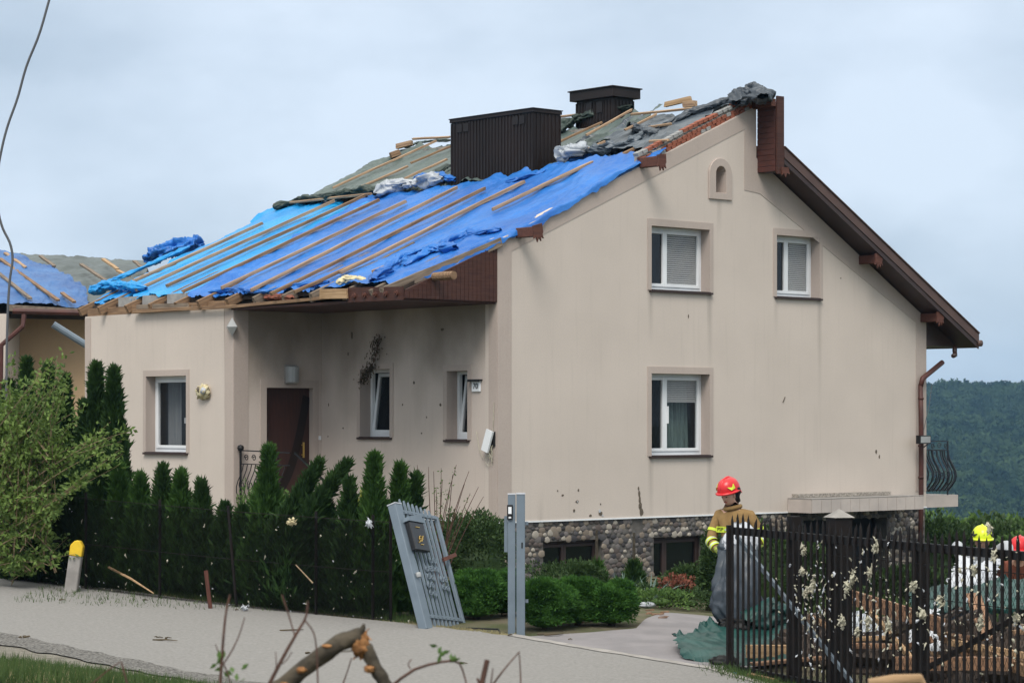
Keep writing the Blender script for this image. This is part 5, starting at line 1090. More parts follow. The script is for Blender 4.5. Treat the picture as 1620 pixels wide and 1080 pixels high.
V, F, M_ = scraps(pts, .005, .018, 3); sc_ = link('blown_scraps', npmesh('blown_scraps', V, F, ['wool', 'paper_white'], M_)); tag(sc_, kind='stuff')
for k, (px, py, Y, r, lab) in enumerate([(461, 826, 31.85, (.10, .04, .045), 'pale yellow insulation wad caught at the top of the netting behind the tall thuja'), (585, 827, 31.2, (.05, .03, .05), 'round white scrap caught beside the mesh post next to the leaning gate'), (386, 961, 32.0, (.05, .04, .035), 'white crumpled scrap lying on the verge at the road edge')]):
    wad('insulation_scrap', at(px, py, Y), r[0]*.9, r[2]*.9, 'foam' if k == 0 else 'paper_white', lab, 'scrap', None, 30, 30+k)
# concrete marker with yellow top
mk = thing('marker_post', 'leaning concrete marker post with a yellow painted top at the road edge', 'marker post', atg(112, 33.7)); ml = R(8)
mk.rotation_euler = (0, ml, 0)
b = MB(); b.prism([[(-.085, -.1), (.085, -.1), (.085, .52), (-.085, .52)]], PG(-.08), 0, .16); b.build('shaft', 'concrete', mk, bevel=.012)
b = MB(); b.prism([[(-.087, .521), (.087, .521), (.087, .66), (.035, .73), (-.035, .73), (-.087, .66)]], PG(-.082), 0, .164); b.build('painted_top', 'yellow_paint', mk, bevel=.01)
st = tag(plank('wooden_stake', atg(334, 32.2)-Vector((0, 0, .05)), at(326, 903, 32.15), .05, .05, 'brown_stub'), 'short reddish stake standing at the foot of the hedge', 'stake')
b = MB(); p, q = at(172, 897, 34.0), at(243, 938, 33.0); b.tube([p, (p+q)/2+Vector((0, 0, .02)), q], [.018, .016, .008], 5); tag(b.build('stick', 'new_wood'), 'thin pale stick leaning across the netting', 'stick')
b = MB(); p, q = at(468, 893, 31.6), at(495, 922, 31.5); b.tube([p, q], [.008, .012], 4); tag(b.build('stick', 'twig_pale'), 'short thin stick caught low in the hedge netting', 'stick')

# ================================================================ the leaning gate and its post
gp = atg(674, 30.6); gt = thing('garden_gate', 'grey metal picket gate torn loose and leaning left, with a black letterbox', 'gate', gp)
_gz = Vector((-.25, .285, .925)).normalized(); _gx = Vector((.5, .857, -.13)); _gx = (_gx-_gz*_gx.dot(_gz)).normalized(); _gy = _gz.cross(_gx); GM = Matrix((_gx, _gy, _gz)).transposed().to_4x4(); gt.rotation_euler = GM.to_euler()
b = MB(); b.box((-.075, -.06, .0), (.075, .06, 1.66)); b.build('gate_post', 'grey_paint', gt, bevel=.008)
b = MB(); b.box((-.078, -.063, 1.662), (.078, .063, 1.675)); b.build('post_cap', 'paper_white', gt)
XR = .94
for k in range(8):
    x = .155+k*.095; b = MB(); b.prism([[(x-.017, .04), (x+.017, .04), (x+.017, 1.70-.012*k), (x, 1.76-.012*k), (x-.017, 1.70-.012*k)]], PG(-.012), 0, .024); b.build('picket', 'grey_paint', gt)
for z in (1.56, .17):
    b = MB(); b.box((.078, -.02, z), (XR, -.013, z+.045)); b.box((.078, .013, z), (XR, .02, z+.045))
    for k in range(8): x = .155+k*.095; b.lathe([(.012, 0), (.006, .008)], (x, -.022, z+.02), 6)
    b.build('rail', 'grey_paint', gt)
b = MB(); b.box((XR+.001, -.025, .15), (XR+.05, .025, 1.60)); b.build('gate_stile', 'grey_paint', gt, bevel=.005)
for dz_, xm in ((.72, .35), (.60, .66), (.84, .50), (.50, .30)):
    b = MB()
    for s_ in range(4): scroll(b, xm+(s_ % 2)*.09, dz_+(s_//2)*.11, .045, lambda u, v: (u, -.03, v), sgn=(-1)**s_, ph=s_, th=.009)
    b.build('ornament', 'grey_paint', gt)
b = MB(); b.box((.02, -.14, 1.02), (.36, -.066, 1.40)); mbx2 = b.build('letterbox', 'mail_black', gt, bevel=.01)
b = MB(); b.prism([[(.0, 1.405), (.38, 1.405), (.33, 1.52), (.02, 1.46)]], PG(-.15), 0, .09); b.build('letterbox_flap', 'grey_paint', mbx2)
b = MB()
scroll(b, .19, 1.17, .05, lambda u, v: (u, -.146, v), th=.007); b.tube([(.12, -.146, 1.12), (.20, -.146, 1.16), (.26, -.146, 1.22)], .008, 5); b.tube([(.16, -.146, 1.10), (.22, -.146, 1.10)], .008, 5); b.tube([(.14, -.146, 1.33), (.22, -.146, 1.33)], .008, 5)
b.build('horn_emblem', 'gold', mbx2)
b = MB(); b.lathe([(.03, -.03), (.035, 0), (.03, .03)], (.0, -.09, .70), 10); b.build('lock', 'lamp_glass', gt)
b = MB(); b.bar((.78, -.05, .98), (1.06, -.09, 1.06), .03, .05); b.build('bent_latch', 'brown_stub', gt)
gq = atg(817, 30.2); ps = thing('gate_post', 'upright double grey metal gate post with intercom standing on the drive edge', 'post', gq)
b = MB(); b.box((-.105, -.06, -.05), (-.012, .07, 1.72)); b.build('post_tube', 'grey_paint', ps, bevel=.006)
b = MB(); b.box((.0, -.08, -.05), (.105, .07, 1.725)); b.build('post_tube', 'grey_paint', ps, bevel=.006)
b = MB(); b.box((-.108, -.063, 1.722), (-.010, .073, 1.735)); b.box((-.003, -.083, 1.727), (.108, .073, 1.742)); b.build('post_cap', 'paper_white', ps)
b = MB(); b.box((-.15, -.03, 1.02), (-.107, .03, 1.46)); b.build('side_bracket', 'grey_paint', ps)
b = MB(); b.box((-.115, -.09, 1.42), (-.045, -.061, 1.60)); ic = b.build('intercom', 'black_iron', ps, bevel=.005); b = MB(); b.box((-.10, -.095, 1.49), (-.060, -.091, 1.575)); b.box((-.095, -.095, 1.435), (-.065, -.091, 1.455)); b.build('intercom_panel', 'white_plastic', ic)
b = MB(); b.box((.060, -.086, 1.07), (.078, -.081, 1.14)); b.build('keyhole', 'black_rubber', ps)
for z in (1.35, .40): b = MB(); b.box((.106, -.02, z), (.145, .02, z+.04)); b.build('hinge', 'grey_paint', ps)
b = MB(); b.tube([gp+Vector((.5, .1, .02)), gp+Vector((.9, .0, .015)), gq+Vector((-.2, .05, .02)), gq+Vector((-.02, .0, .03))], .012, 5); tag(b.build('loose_cable', 'black_rubber'), 'black cable lying along the gateway threshold between gate and post', 'cable')

# ================================================================ black picket fence on the right
FA = Vector((2.44, 27.6, 0)); FB = Vector((4.65, 22.4, 0)); FD = (FB-FA).normalized(); FZ = -.23
pf = thing('picket_fence', 'black metal picket fence crossing the right foreground with insulation stuck on it', 'fence', FA+Vector((0, 0, FZ)), math.atan2(FD.y, FD.x))
LEN = 7.4
for k in range(int(LEN/.125)):
    x = .06+k*.125; h = 1.72+.03*math.sin(k*.9); ln = 0
    if 18 < k < 30 and k % 3 != 1: ln = .05
    if k in (4, 5): ln = .07
    b = MB(); w = .018
    b.add([(x-w, -.008, .05), (x+w, -.008, .05), (x+w, .008, .05), (x-w, .008, .05), (x-w, -.008, 1.56), (x+w, -.008, 1.56), (x+w, .008, 1.56), (x-w, .008, 1.56), (x-w+ln*.6, -.008, h), (x+w+ln*.6, -.008, h-.03), (x+w+ln*.6, .008, h-.03), (x-w+ln*.6, .008, h), (x+ln, 0, h+.06)],
          [(0, 3, 2, 1), (0, 1, 5, 4), (1, 2, 6, 5), (2, 3, 7, 6), (3, 0, 4, 7), (4, 5, 9, 8), (5, 6, 10, 9), (6, 7, 11, 10), (7, 4, 8, 11), (8, 9, 12), (9, 10, 12), (10, 11, 12), (11, 8, 12)])
    b.build('picket', 'fence_black', pf)
for z0, z1 in ((1.555, 1.64), (.02, .10)): b = MB(); b.box((.0, .012, z0), (LEN, .052, z1)); b.build('rail', 'black_iron', pf, bevel=.004)
b = MB(); b.box((-.035, -.03, .0), (.012, .03, 1.66)); b.build('end_post', 'fence_black', pf)
b = MB(); b.bar((.06, .05, 1.54), (2.6, .05, .12), .03, .05); b.build('brace', 'grey_paint', pf)
b = MB(); b.bar((3.2, .05, .12), (6.4, .05, 1.4), .03, .05); b.build('brace', 'fence_black', pf)
def fx(px):   # distance along the fence for a photo column
    k = (px-810)/FP; return (k*FA.y-FA.x)/(FD.x-k*FD.y)
def fpt(px, py, off=-.02): u = fx(px); p = FA+FD*u; return at(px, py, p.y+off)
for px, w, top, cap in ((1240, .06, 1.80, 0), (1305, .10, 1.82, 1), (1438, .06, 1.62, 0), (1618, .06, 1.85, 0)):
    x = fx(px); b = MB(); b.box((x-w, .07, -.05), (x+w, .07+2*w, top)); p_ = b.build('post', 'fence_black', pf)
    if cap: b = MB(); b.add([(x-w-.02, .05, top+.001), (x+w+.02, .05, top+.001), (x+w+.02, .09+2*w, top+.001), (x-w-.02, .09+2*w, top+.001), (x, .07+w, top+.09)], [(0, 3, 2, 1), (0, 1, 4), (1, 2, 4), (2, 3, 4), (3, 0, 4)]); b.build('post_cap', 'concrete', p_)
Vn = []; Fn = []; nn_ = 0; u_a, u_b, h = 1.5, LEN, 1.38; ln = u_b-u_a; st = .07
for i in range(int((ln+h)/st)+1):
    for sg in (1, -1):
        u0 = i*st if sg > 0 else i*st-h; du = -h*.6 if sg > 0 else h*.6; u0 = i*st-(0 if sg > 0 else h*.6); ta, tb = -u0/du, (ln-u0)/du; f0, f1 = max(0, min(ta, tb)), min(1, max(ta, tb))
        if f1-f0 < .02: continue
        p = np.array((u_a+u0+du*f0, .065, .05+h*f0)); q = np.array((u_a+u0+du*f1, .065, .05+h*f1)); w = np.array((0.0035, 0, 0)); Vn += [p-w, q-w, q+w, p+w]; Fn.append((nn_, nn_+1, nn_+2, nn_+3)); nn_ += 4
tag(link('wire_mesh', npmesh('wire_mesh', np.array(Vn), np.array(Fn), 'fence_black'), pf), kind='stuff')
b = MB(); b.tube([(u_a, .065, 1.43), (u_b, .065, 1.43)], .004, 4); b.tube([(u_a, .065, 1.1), (u_b, .065, 1.1)], .004, 4); b.build('strain_wire', 'fence_black', pf)
# insulation stuck in the pickets
wads = [(1271, 870, .05, .09), (1270, 905, .04, .06), (1286, 925, .07, .10), (1275, 940, .05, .07), (1387, 866, .08, .07), (1350, 915, .07, .08), (1341, 927, .05, .07), (1333, 980, .06, .09), (1372, 985, .05, .10), (1357, 1000, .05, .06), (1406, 990, .06, .06), (1445, 925, .05, .08), (1488, 950, .07, .11), (1460, 972, .08, .04), (1551, 985, .05, .12), (1573, 880, .06, .09), (1540, 900, .04, .06), (1377, 905, .04, .04), (1608, 980, .04, .06), (1565, 838, .04, .07)]
WL = ['at the left post of the netted bays', 'just below the upper left one', 'broad clump left of the capped post', 'left of the capped post, lower', 'big clump under the top rail', 'right of the capped post at mid height', 'just right of the capped post', 'above the orange rafter end', 'over the orange rafter', 'below the orange rafter', 'low, between the orange rafter and the middle post', 'left of the middle post', 'the large one right of the middle post', 'drooping right of the middle post, lower', 'hanging before the leaning orange board', 'below the red helmet', 'left of the red helmet', 'small bit right of the capped post, high', 'low at the right edge', 'perched on the picket tips by the yellow helmet']
for k, (px, py, a_, c_) in enumerate(wads):
    wad('insulation_wad', fpt(px, py, -.03), a_*.8, c_*.8, 'wool', 'pale torn insulation in the picket fence, '+WL[k], 'scrap', 'insulation wads caught in the picket fence', 26, 60+k)
pts = []
for cx, cy, sx, sy, n in [(1280, 930, 18, 35, 80), (1350, 950, 35, 40, 60), (1390, 875, 20, 14, 10), (1450, 960, 35, 35, 36), (1550, 920, 40, 50, 40), (1410, 1010, 60, 35, 34), (1580, 1000, 30, 40, 24), (1290, 1000, 12, 40, 34)]:
    for _ in range(n):
        px, py = random.gauss(cx, sx), random.gauss(cy, sy)
        if px < 1200 or px > 1660 or py < 845: continue
        pts.append(tuple(fpt(px, py, -.04)))
V, F, M_ = scraps(pts, .005, .020, 8); tag(link('fence_scraps', npmesh('fence_scraps', V, F, ['wool', 'paper_white'], M_)), kind='stuff')

# ================================================================ debris behind the fence
def P3(px, py, Y): return at(px, py, Y)
GRP = 'broken planks heaped behind the picket fence'
def board(px0, py0, Y0, px1, py1, Y1, w, h, m, label, cat='plank', name='broken_plank', grp=GRP): return tag(plank(name, P3(px0, py0, Y0), P3(px1, py1, Y1), w, h, m, None), label, cat, grp)
hp_ = []
for k, (px, Y, r, hz) in enumerate([(1215, 29.2, .45, .14), (1330, 29.0, .8, .35), (1420, 28.8, .9, .42), (1500, 29, .9, .45), (1580, 28.5, .9, .50), (1650, 28.0, .8, .5), (1270, 30.3, .8, .3), (1480, 30.5, 1.1, .5)]):
    p = atg(px, Y); hp_.append((p, r, hz))
V = []; F = []; n0 = 0
for k, (p, r, hz) in enumerate(hp_):
    o = lump('tmp', (p.x, p.y, p.z), (r, r*.8, hz), 'deck_wood', 90+k, amp=.5, nu=40, nv=20, freq=3); me = o.data; v = np.zeros(len(me.vertices)*3); me.vertices.foreach_get('co', v); v = v.reshape(-1, 3); f = np.zeros(len(me.loops), dtype=np.int32); me.loops.foreach_get('vertex_index', f); f = f.reshape(-1, 4); bpy.data.objects.remove(o); V.append(v); F.append(f+n0); n0 += len(v)
tag(link('rubble_heap', npmesh('rubble_heap', np.concatenate(V), np.concatenate(F), 'deck_wood')), kind='stuff')
board(1318, 936, 28.3, 1492, 990, 27.0, .05, .17, 'orange_wood', 'long orange rafter sloping down to the right across the heap behind the fence')
board(1184, 1030, 28.0, 1262, 1030, 28.4, .10, .15, 'new_wood', 'short pale sawn beam at the left foot of the heap behind the fence')
board(1190, 1050, 27.7, 1300, 1040, 28.0, .12, .04, 'orange_wood', 'thin reddish board lying lowest at the left foot of the heap')
board(1316, 1012, 27.6, 1400, 1008, 27.4, .06, .05, 'new_wood', 'pale batten lying level just right of the capped fence post')
board(1316, 1020, 27.4, 1420, 1022, 27.2, .10, .06, 'orange_wood', 'orange board lying under the level pale batten right of the capped post')
board(1420, 1048, 26.4, 1600, 1050, 25.8, .12, .14, 'orange_wood', 'thick orange beam lying level low behind the right part of the fence')
board(1540, 940, 28.0, 1562, 1010, 27.0, .17, .05, 'orange_wood', 'upright orange board leaning at the right of the white sheet')
board(1480, 1000, 27.6, 1625, 1062, 25.6, .05, .12, 'old_wood', 'brown rafter sloping right below the white sheet')
board(1500, 1015, 27.0, 1640, 1040, 25.8, .05, .07, 'new_wood', 'pale batten sloping right below the teal sheet')
board(1370, 960, 28.6, 1450, 1050, 26.9, .05, .06, 'new_wood', 'pale split batten crossing steeply under the long orange rafter')
rsd = random.Random(21)
for k in range(34):
    px = rsd.uniform(1270, 1640); py = rsd.uniform(965, 1062); Y = rsd.uniform(27.4, 29.4) if px < 1450 else rsd.uniform(26.6, 28.6); a = rsd.uniform(-.5, .5); L = rsd.uniform(25, 75)
    board(px, py, Y, px+L*math.cos(a), py+L*math.sin(a), Y+rsd.uniform(-.8, .8), rsd.uniform(.04, .12), rsd.uniform(.03, .08), rsd.choice(['orange_wood', 'old_wood', 'grey_wood', 'deck_wood', 'old_wood', 'deck_wood', 'bark']), 'broken roof timber jumbled in the heap behind the black picket fence')
tt = cloth('teal_tarp', [[tuple(P3(1065, 1002, 29.2)), tuple(P3(1110, 995, 30.0)), tuple(P3(1160, 985, 30.2)), tuple(P3(1245, 985, 30.0))], [tuple(P3(1068, 1012, 28.8)), tuple(P3(1110, 1012, 29.0)), tuple(P3(1165, 1010, 29.0)), tuple(P3(1250, 1000, 29.2))], [tuple(P3(1080, 1026, 28.2)), tuple(P3(1130, 1042, 27.9)), tuple(P3(1175, 1048, 27.8)), tuple(P3(1245, 1040, 28.0))]], (0, -.3, 1), 'tarp_teal', 90, 60, amp=.045, seed=31, wob=.04)
tag(tt, 'dark teal tarpaulin spread on the drive at the left end of the picket fence', 'tarpaulin')
b2 = roll('teal_bundle', [P3(1185, 985, 29.6), P3(1215, 965, 29.8), P3(1245, 975, 29.8)], .22, 'tarp_teal', 32, amp=.6, label='bunched teal cloth behind the left bays of the picket fence', cat='tarpaulin')
ts = cloth('teal_sheet', [[tuple(P3(1440, 925, 30.5)), tuple(P3(1530, 915, 30.3)), tuple(P3(1660, 905, 30))], [tuple(P3(1440, 950, 29.6)), tuple(P3(1530, 945, 29.4)), tuple(P3(1660, 945, 29))], [tuple(P3(1445, 965, 29.2)), tuple(P3(1530, 962, 29)), tuple(P3(1660, 962, 28.7))]], (0, -.8, .5), 'tarp_teal', 90, 50, amp=.05, seed=33)
tag(ts, 'teal sheet hung across the heap under the crouched firefighters', 'tarpaulin')
ws = cloth('white_sheet', [[tuple(P3(1516, 876, 30.9)), tuple(P3(1548, 890, 30.6)), tuple(P3(1590, 878, 30.9))], [tuple(P3(1500, 915, 30.3)), tuple(P3(1540, 920, 30.0)), tuple(P3(1572, 925, 30.3))], [tuple(P3(1488, 985, 29.6)), tuple(P3(1522, 1000, 29.3)), tuple(P3(1548, 975, 29.8))]], (0, -1, .1), 'paper_white', 70, 90, amp=.05, seed=34, stretch=(2.5, .6), wob=.03)
tag(ws, 'tall white foil sheet held up by the firefighter in the yellow helmet', 'sheet')
w2 = cloth('foil_sheet', [[tuple(P3(1435, 968, 28.6)), tuple(P3(1485, 960, 28.4))], [tuple(P3(1440, 1030, 27.8)), tuple(P3(1490, 1030, 27.6))]], (0, -1, .2), 'paper_white', 40, 40, amp=.03, seed=35, stretch=(2, .6)); tag(w2, 'crumpled white panel left below the tall white sheet', 'sheet')
w3 = cloth('foil_sheet', [[tuple(P3(1318, 958, 29.0)), tuple(P3(1420, 985, 28.8))], [tuple(P3(1318, 1010, 28.6)), tuple(P3(1420, 1010, 28.4))]], (0, -1, .2), 'tarp_silver', 40, 40, amp=.03, seed=36); tag(w3, 'pale bluish panel under the long orange rafter', 'sheet')
w4 = cloth('roof_sheet', [[tuple(P3(1188, 968, 30.6)), tuple(P3(1262, 955, 30.8))], [tuple(P3(1190, 985, 29.9)), tuple(P3(1260, 980, 29.9))]], (0, -.5, 1), 'tarp_grey', 30, 20, amp=.012, seed=37); tag(w4, 'flat dark grey roof sheet with pale edge behind the left fence bays', 'sheet')
pk = cloth('plastic_scrap', [[tuple(P3(1148, 1062, 27.35)), tuple(P3(1180, 1066, 27.3))], [tuple(P3(1150, 1066, 27.1)), tuple(P3(1184, 1072, 27.05))]], (0, -.2, 1), 'blue_scrap', 16, 10, amp=.012, seed=38); tag(pk, 'small bright blue plastic scrap at the left foot of the picket fence', 'scrap')
tag(plank('short_board', atg(1186, 27.1)+Vector((0, 0, .03)), atg(1240, 26.6)+Vector((0, 0, .04)), .09, .03, 'old_wood'), 'weathered short board lying in the grass under the picket fence', 'plank')
lump('black_scrap', tuple(atg(1146, 27.9)+Vector((0, 0, .04))), (.13, .08, .06), 'black_rubber', 44, amp=.9, freq=3, label='black crumpled rubber scrap left of the picket fence foot', cat='scrap')
roll('black_bundle', [P3(1140, 990, 30.0), P3(1170, 985, 29.9), P3(1205, 975, 30.0)], .15, 'black_rubber', 46, amp=.7, label='black bundled sheet at the feet of the standing firefighter', cat='tarpaulin')
b = MB()
for k in range(9): 
    p = atg(1035+random.gauss(0, 16), 32.6+random.gauss(0, .4)); a = random.uniform(0, 3); b.bar(p+Vector((0, 0, .02)), p+Vector((math.cos(a)*.12, math.sin(a)*.12, .025)), .03, .015)
tag(b.build('wood_chips', 'orange_wood'), 'small orange wood chips lying together on the paved drive', 'wood chips')
tag(lump('white_stone', tuple(atg(1024, 34.8)+Vector((0, 0, .03))), (.11, .05, .04), 'paper_white', 47, amp=.3), 'white crumpled wrapper on the bed edge above the drive', 'scrap')
# litter on the road: bits of bark and twig
b = MB(); rl_ = random.Random(8)
for k in range(16):
    p = atg(rl_.uniform(5, 1000), rl_.uniform(27.5, 33)); n = rl_.choice((1, 1, 2, 3))
    for _ in range(n):
        a = rl_.gauss(.2, .5); L = rl_.choice((.05, .08, .14, .3)); q = p+Vector((rl_.uniform(-.12, .12), rl_.uniform(-.1, .1), .036)); d = Vector((math.cos(a), math.sin(a), 0))*L
        b.tube([q, q+d*.5+Vector((-d.y, d.x, 0))*rl_.uniform(-.3, .3)+Vector((0, 0, .008)), q+d], [rl_.uniform(.006, .016), rl_.uniform(.006, .014), .004], 5)
tag(b.build('road_litter', 'leaf_dead'), kind='stuff')

# ================================================================ firefighters
def skin_body(name, J, Ed, mats, regions, parent, sub=2):
    """J: joint -> (position, radius x, radius y); grows one continuous surface along the bones"""
    names = list(J); idx = {n: i for i, n in enumerate(names)}
    me = bpy.data.meshes.new(name+'_skeleton'); me.from_pydata([J[n][0] for n in names], [(idx[a], idx[b_]) for a, b_ in Ed], [])
    o = bpy.data.objects.new('tmp', me); COL.objects.link(o); md = o.modifiers.new('s', 'SKIN'); md.use_smooth_shade = True
    sv = me.skin_vertices[0].data
    for n in names: sv[idx[n]].radius = (J[n][1], J[n][2] if len(J[n]) > 2 else J[n][1]); sv[idx[n]].use_root = (n == 'pelvis')
    m2 = o.modifiers.new('u', 'SUBSURF'); m2.levels = sub; m2.render_levels = sub
    bpy.context.view_layer.update(); dg = bpy.context.evaluated_depsgraph_get(); out_ = bpy.data.meshes.new_from_object(o.evaluated_get(dg)); bpy.data.objects.remove(o); out_.name = name
    out_.materials.clear()
    for m in mats: out_.materials.append(MATS[m])
    seg = [(Vector(J[a][0]), Vector(J[b_][0]), regions.get((a, b_), 0)) for a, b_ in Ed]
    for p in out_.polygons:
        c = p.center; best = 9; mi = 0
        for a, b_, r in seg:
            d = b_-a; t = max(0, min(1, (c-a).dot(d)/max(d.length_squared, 1e-9))); q = (c-(a+d*t)).length
            if q < best: best = q; mi = r
        p.material_index = mi; p.use_smooth = True
    return link(name, out_, parent)
def hand(J, Ed, rg, w, palm, d, side, tag_, m=3):
    """palm and five curled fingers"""
    w, palm, d, side = Vector(w), Vector(palm), Vector(d).normalized(), Vector(side).normalized(); J['palm'+tag_] = (tuple(palm), .036, .022); Ed.append((w_name[tag_], 'palm'+tag_)); rg[(w_name[tag_], 'palm'+tag_)] = m
    dn = Vector((0, 0, -1))
    for k in range(4):
        r = palm+d*.03+side*(k-1.5)*.02; mid = r+d*.04*(1, 1.1, 1.05, .85)[k]; tip = mid+(d*.35+dn*.8)*.035
        for nm, p, rad in (('r', r, .011), ('m', mid, .0095), ('t', tip, .008)): J['f%s%d%s' % (tag_, k, nm)] = (tuple(p), rad)
        for a, b_ in (('palm'+tag_, 'f%s%dr' % (tag_, k)), ('f%s%dr' % (tag_, k), 'f%s%dm' % (tag_, k)), ('f%s%dm' % (tag_, k), 'f%s%dt' % (tag_, k))): Ed.append((a, b_)); rg[(a, b_)] = m
    r = palm+side*.035; mid = r+side*.015+d*.03; tip = mid+d*.025+dn*.01
    for nm, p, rad in (('r', r, .013), ('m', mid, .011), ('t', tip, .009)): J['th%s%s' % (tag_, nm)] = (tuple(p), rad)
    for a, b_ in (('palm'+tag_, 'th%sr' % tag_), ('th%sr' % tag_, 'th%sm' % tag_), ('th%sm' % tag_, 'th%st' % tag_)): Ed.append((a, b_)); rg[(a, b_)] = m
w_name = {'R': 'wristR', 'L': 'wristL'}
def firefighter(label, pos, face, J, jacket, helmet, tilt=.0, hair=False, patch=False, feetm='black_rubber'):
    """face: heading angle of the chest (0 = +x); joints given in world axes relative to the feet"""
    t = thing('person', label, 'person', pos, 0, None); Ed = []; rg = {}
    for a, b_, m in [('pelvis', 'waist', 0), ('waist', 'chest', 0), ('chest', 'neck', 0), ('neck', 'chin', 2), ('chin', 'head', 2), ('chest', 'shR', 0), ('shR', 'elR', 0), ('elR', 'wristR', 0), ('chest', 'shL', 0), ('shL', 'elL', 0), ('elL', 'wristL', 0),
                  ('pelvis', 'hipR', 1), ('hipR', 'knR', 1), ('knR', 'anR', 1), ('anR', 'toR', 4), ('pelvis', 'hipL', 1), ('hipL', 'knL', 1), ('knL', 'anL', 1), ('anL', 'toL', 4)]:
        Ed.append((a, b_)); rg[(a, b_)] = m
    f = Vector((math.cos(face), math.sin(face), 0)); lf = Vector((-f.y, f.x, 0))
    for s_ in 'RL':
        w = Vector(J['wrist'+s_][0]); e = Vector(J['el'+s_][0]); d = (w-e).normalized(); hand(J, Ed, rg, w, w+d*.055, d, lf.cross(d).normalized() if abs(lf.dot(d)) < .9 else f, s_)
    body = skin_body('body', J, Ed, [jacket, 'tan_cloth' if jacket == 'tan_cloth' else 'dark_cloth', 'skin', 'glove', feetm], rg, t)
    hd = Vector(J['head'][0]); ch = Vector(J['chin'][0]); up_ = (hd-ch).normalized(); ff = (f-up_*f.dot(up_)).normalized(); sd = up_.cross(ff)
    M = Matrix((sd*-1, ff, up_)).transposed().to_4x4(); M.translation = hd
    b = MB(); b.lathe([(.0, -.125), (.05, -.115), (.078, -.07), (.086, -.02), (.088, .04), (.07, .09)], (0, .012, 0), 14, ax=(.88, 1.08)); b.add([(-.013, .10, -.03), (.013, .10, -.03), (0, .128, -.048), (0, .10, .015)], [(0, 1, 2), (1, 3, 2), (3, 0, 2)]); 
    fc = b.build('face', 'skin', t, smooth=True, mtx=M)
    b = MB(); b.box((-.042, .094, .002), (-.018, .100, .012)); b.box((.018, .094, .002), (.042, .100, .012)); b.build('eyes', 'hair', fc); b = MB(); b.box((-.022, .098, -.066), (.022, .103, -.060)); b.build('mouth', 'room_red', fc)
    for s_ in (-1, 1): b = MB(); b.lathe([(.012, -.03), (.02, 0), (.012, .03)], (s_*.082, .0, -.01), 8, ax=(.5, 1)); b.build('ear', 'skin', fc, smooth=True)
    # helmet: tall shell, brim, side discs, neck guard, comb
    b = MB(); prof = []
    n = 22; m_ = 12; vs = []
    for i in range(m_+1):
        v = i/m_; el = (math.pi/2)*v
        for k in range(n):
            a = 2*math.pi*k/n; fr_ = math.sin(a); r = .150*math.cos(el)**.75; z = .155*math.sin(el)+.0
            if v == 0: z -= .012*(fr_ < -.2)*(1)+.02*max(0, -fr_)
            vs.append((r*math.cos(a)*.88, r*fr_*1.1-.01, z+.01))
    fs = [(i*n+k, i*n+(k+1) % n, (i+1)*n+(k+1) % n, (i+1)*n+k) for i in range(m_) for k in range(n)]
    b.add(vs, fs)
    # brim
    vs = []
    for i, (rr__, zz) in enumerate(((.140, .02), (.176, -.004), (.172, -.014), (.138, .0))):
        for k in range(n): a = 2*math.pi*k/n; e = 1.0 if math.sin(a) > 0 else .93; vs.append((rr__*math.cos(a)*.88*e, rr__*math.sin(a)*1.12*e-.01, zz-(.05 if math.sin(a) < -.3 and i in (1, 2) else 0)))
    b.add(vs, [(i*n+k, i*n+(k+1) % n, ((i+1) % 4)*n+(k+1) % n, ((i+1) % 4)*n+k) for i in range(4) for k in range(n)])
    hM = M @ Matrix.Translation((0, -.012, .045)) @ Matrix.Rotation(R(7), 4, 'X'); h = b.build('helmet', helmet, t, smooth=True, mtx=hM)
    b = MB(); b.tube([(0, .155*math.cos(a)-.01, .158*math.sin(a)+.012) for a in np.linspace(.25, math.pi-.5, 12)], .013, 6); b.build('helmet_comb', helmet, h, smooth=True)
    for s_ in (-1, 1): b = MB(); b.lathe([(.0, -.03), (.035, -.02), (.035, .02), (.0, .03)], (0, 0, 0), 10); o = b.build('side_disc', 'black_rubber', h); o.matrix_basis = Matrix.Translation((s_*.125, -.04, .0)) @ Matrix.Rotation(R(90), 4, 'Y') @ Matrix.Diagonal((1, 1, .5, 1))
    dm = 'reflect_yellow' if helmet == 'helmet_red' else 'black_rubber'
    for s_ in (-1, 1):
        b = MB(); pts = [(s_*(.133-.0), .03, .045), (s_*.118, .085, .030), (s_*.085, .118, .075), (s_*.110, .06, .062), (s_*.120, .03, .10)]
        b.add([(x*1.03, y*1.03, z) for x, y, z in pts]+[(x*.9, y*.9, z) for x, y, z in pts], [(0, 1, 2, 3, 4), (9, 8, 7, 6, 5), (0, 5, 6, 1), (1, 6, 7, 2), (2, 7, 8, 3), (3, 8, 9, 4), (4, 9, 5, 0)]); b.build('helmet_flash', dm, h)
    if hair: lump('hair', tuple(hd-ff*.10-up_*.07), (.06, .06, .11), 'hair', 51, t, amp=.5, freq=3)
    # reflective bands round chest and sleeves
    def ring(c, ax, ra, rb, m, w=.022, name='reflective_band', sdv=None):
        ax = Vector(ax).normalized(); s1 = Vector(sdv) if sdv else ax.cross(Vector((.3, 1, .1))); s1 = (s1-ax*s1.dot(ax)).normalized(); s2 = ax.cross(s1); vs = []; n = 20
        for h_ in (-w, w):
            for k in range(n): a = 2*math.pi*k/n; vs.append(tuple(Vector(c)+ax*h_+s1*math.cos(a)*ra+s2*math.sin(a)*rb))
        bb_ = MB(); bb_.add(vs, [(k, (k+1) % n, n+(k+1) % n, n+k) for k in range(n)]); return bb_.build(name, m, t, smooth=True)
    c0, w0 = Vector(J['chest'][0]), Vector(J['waist'][0]); cc = c0*.8+w0*.2
    rx, ry = J['chest'][1]*1.14, (J['chest'][2] if len(J['chest']) > 2 else J['chest'][1])*1.14
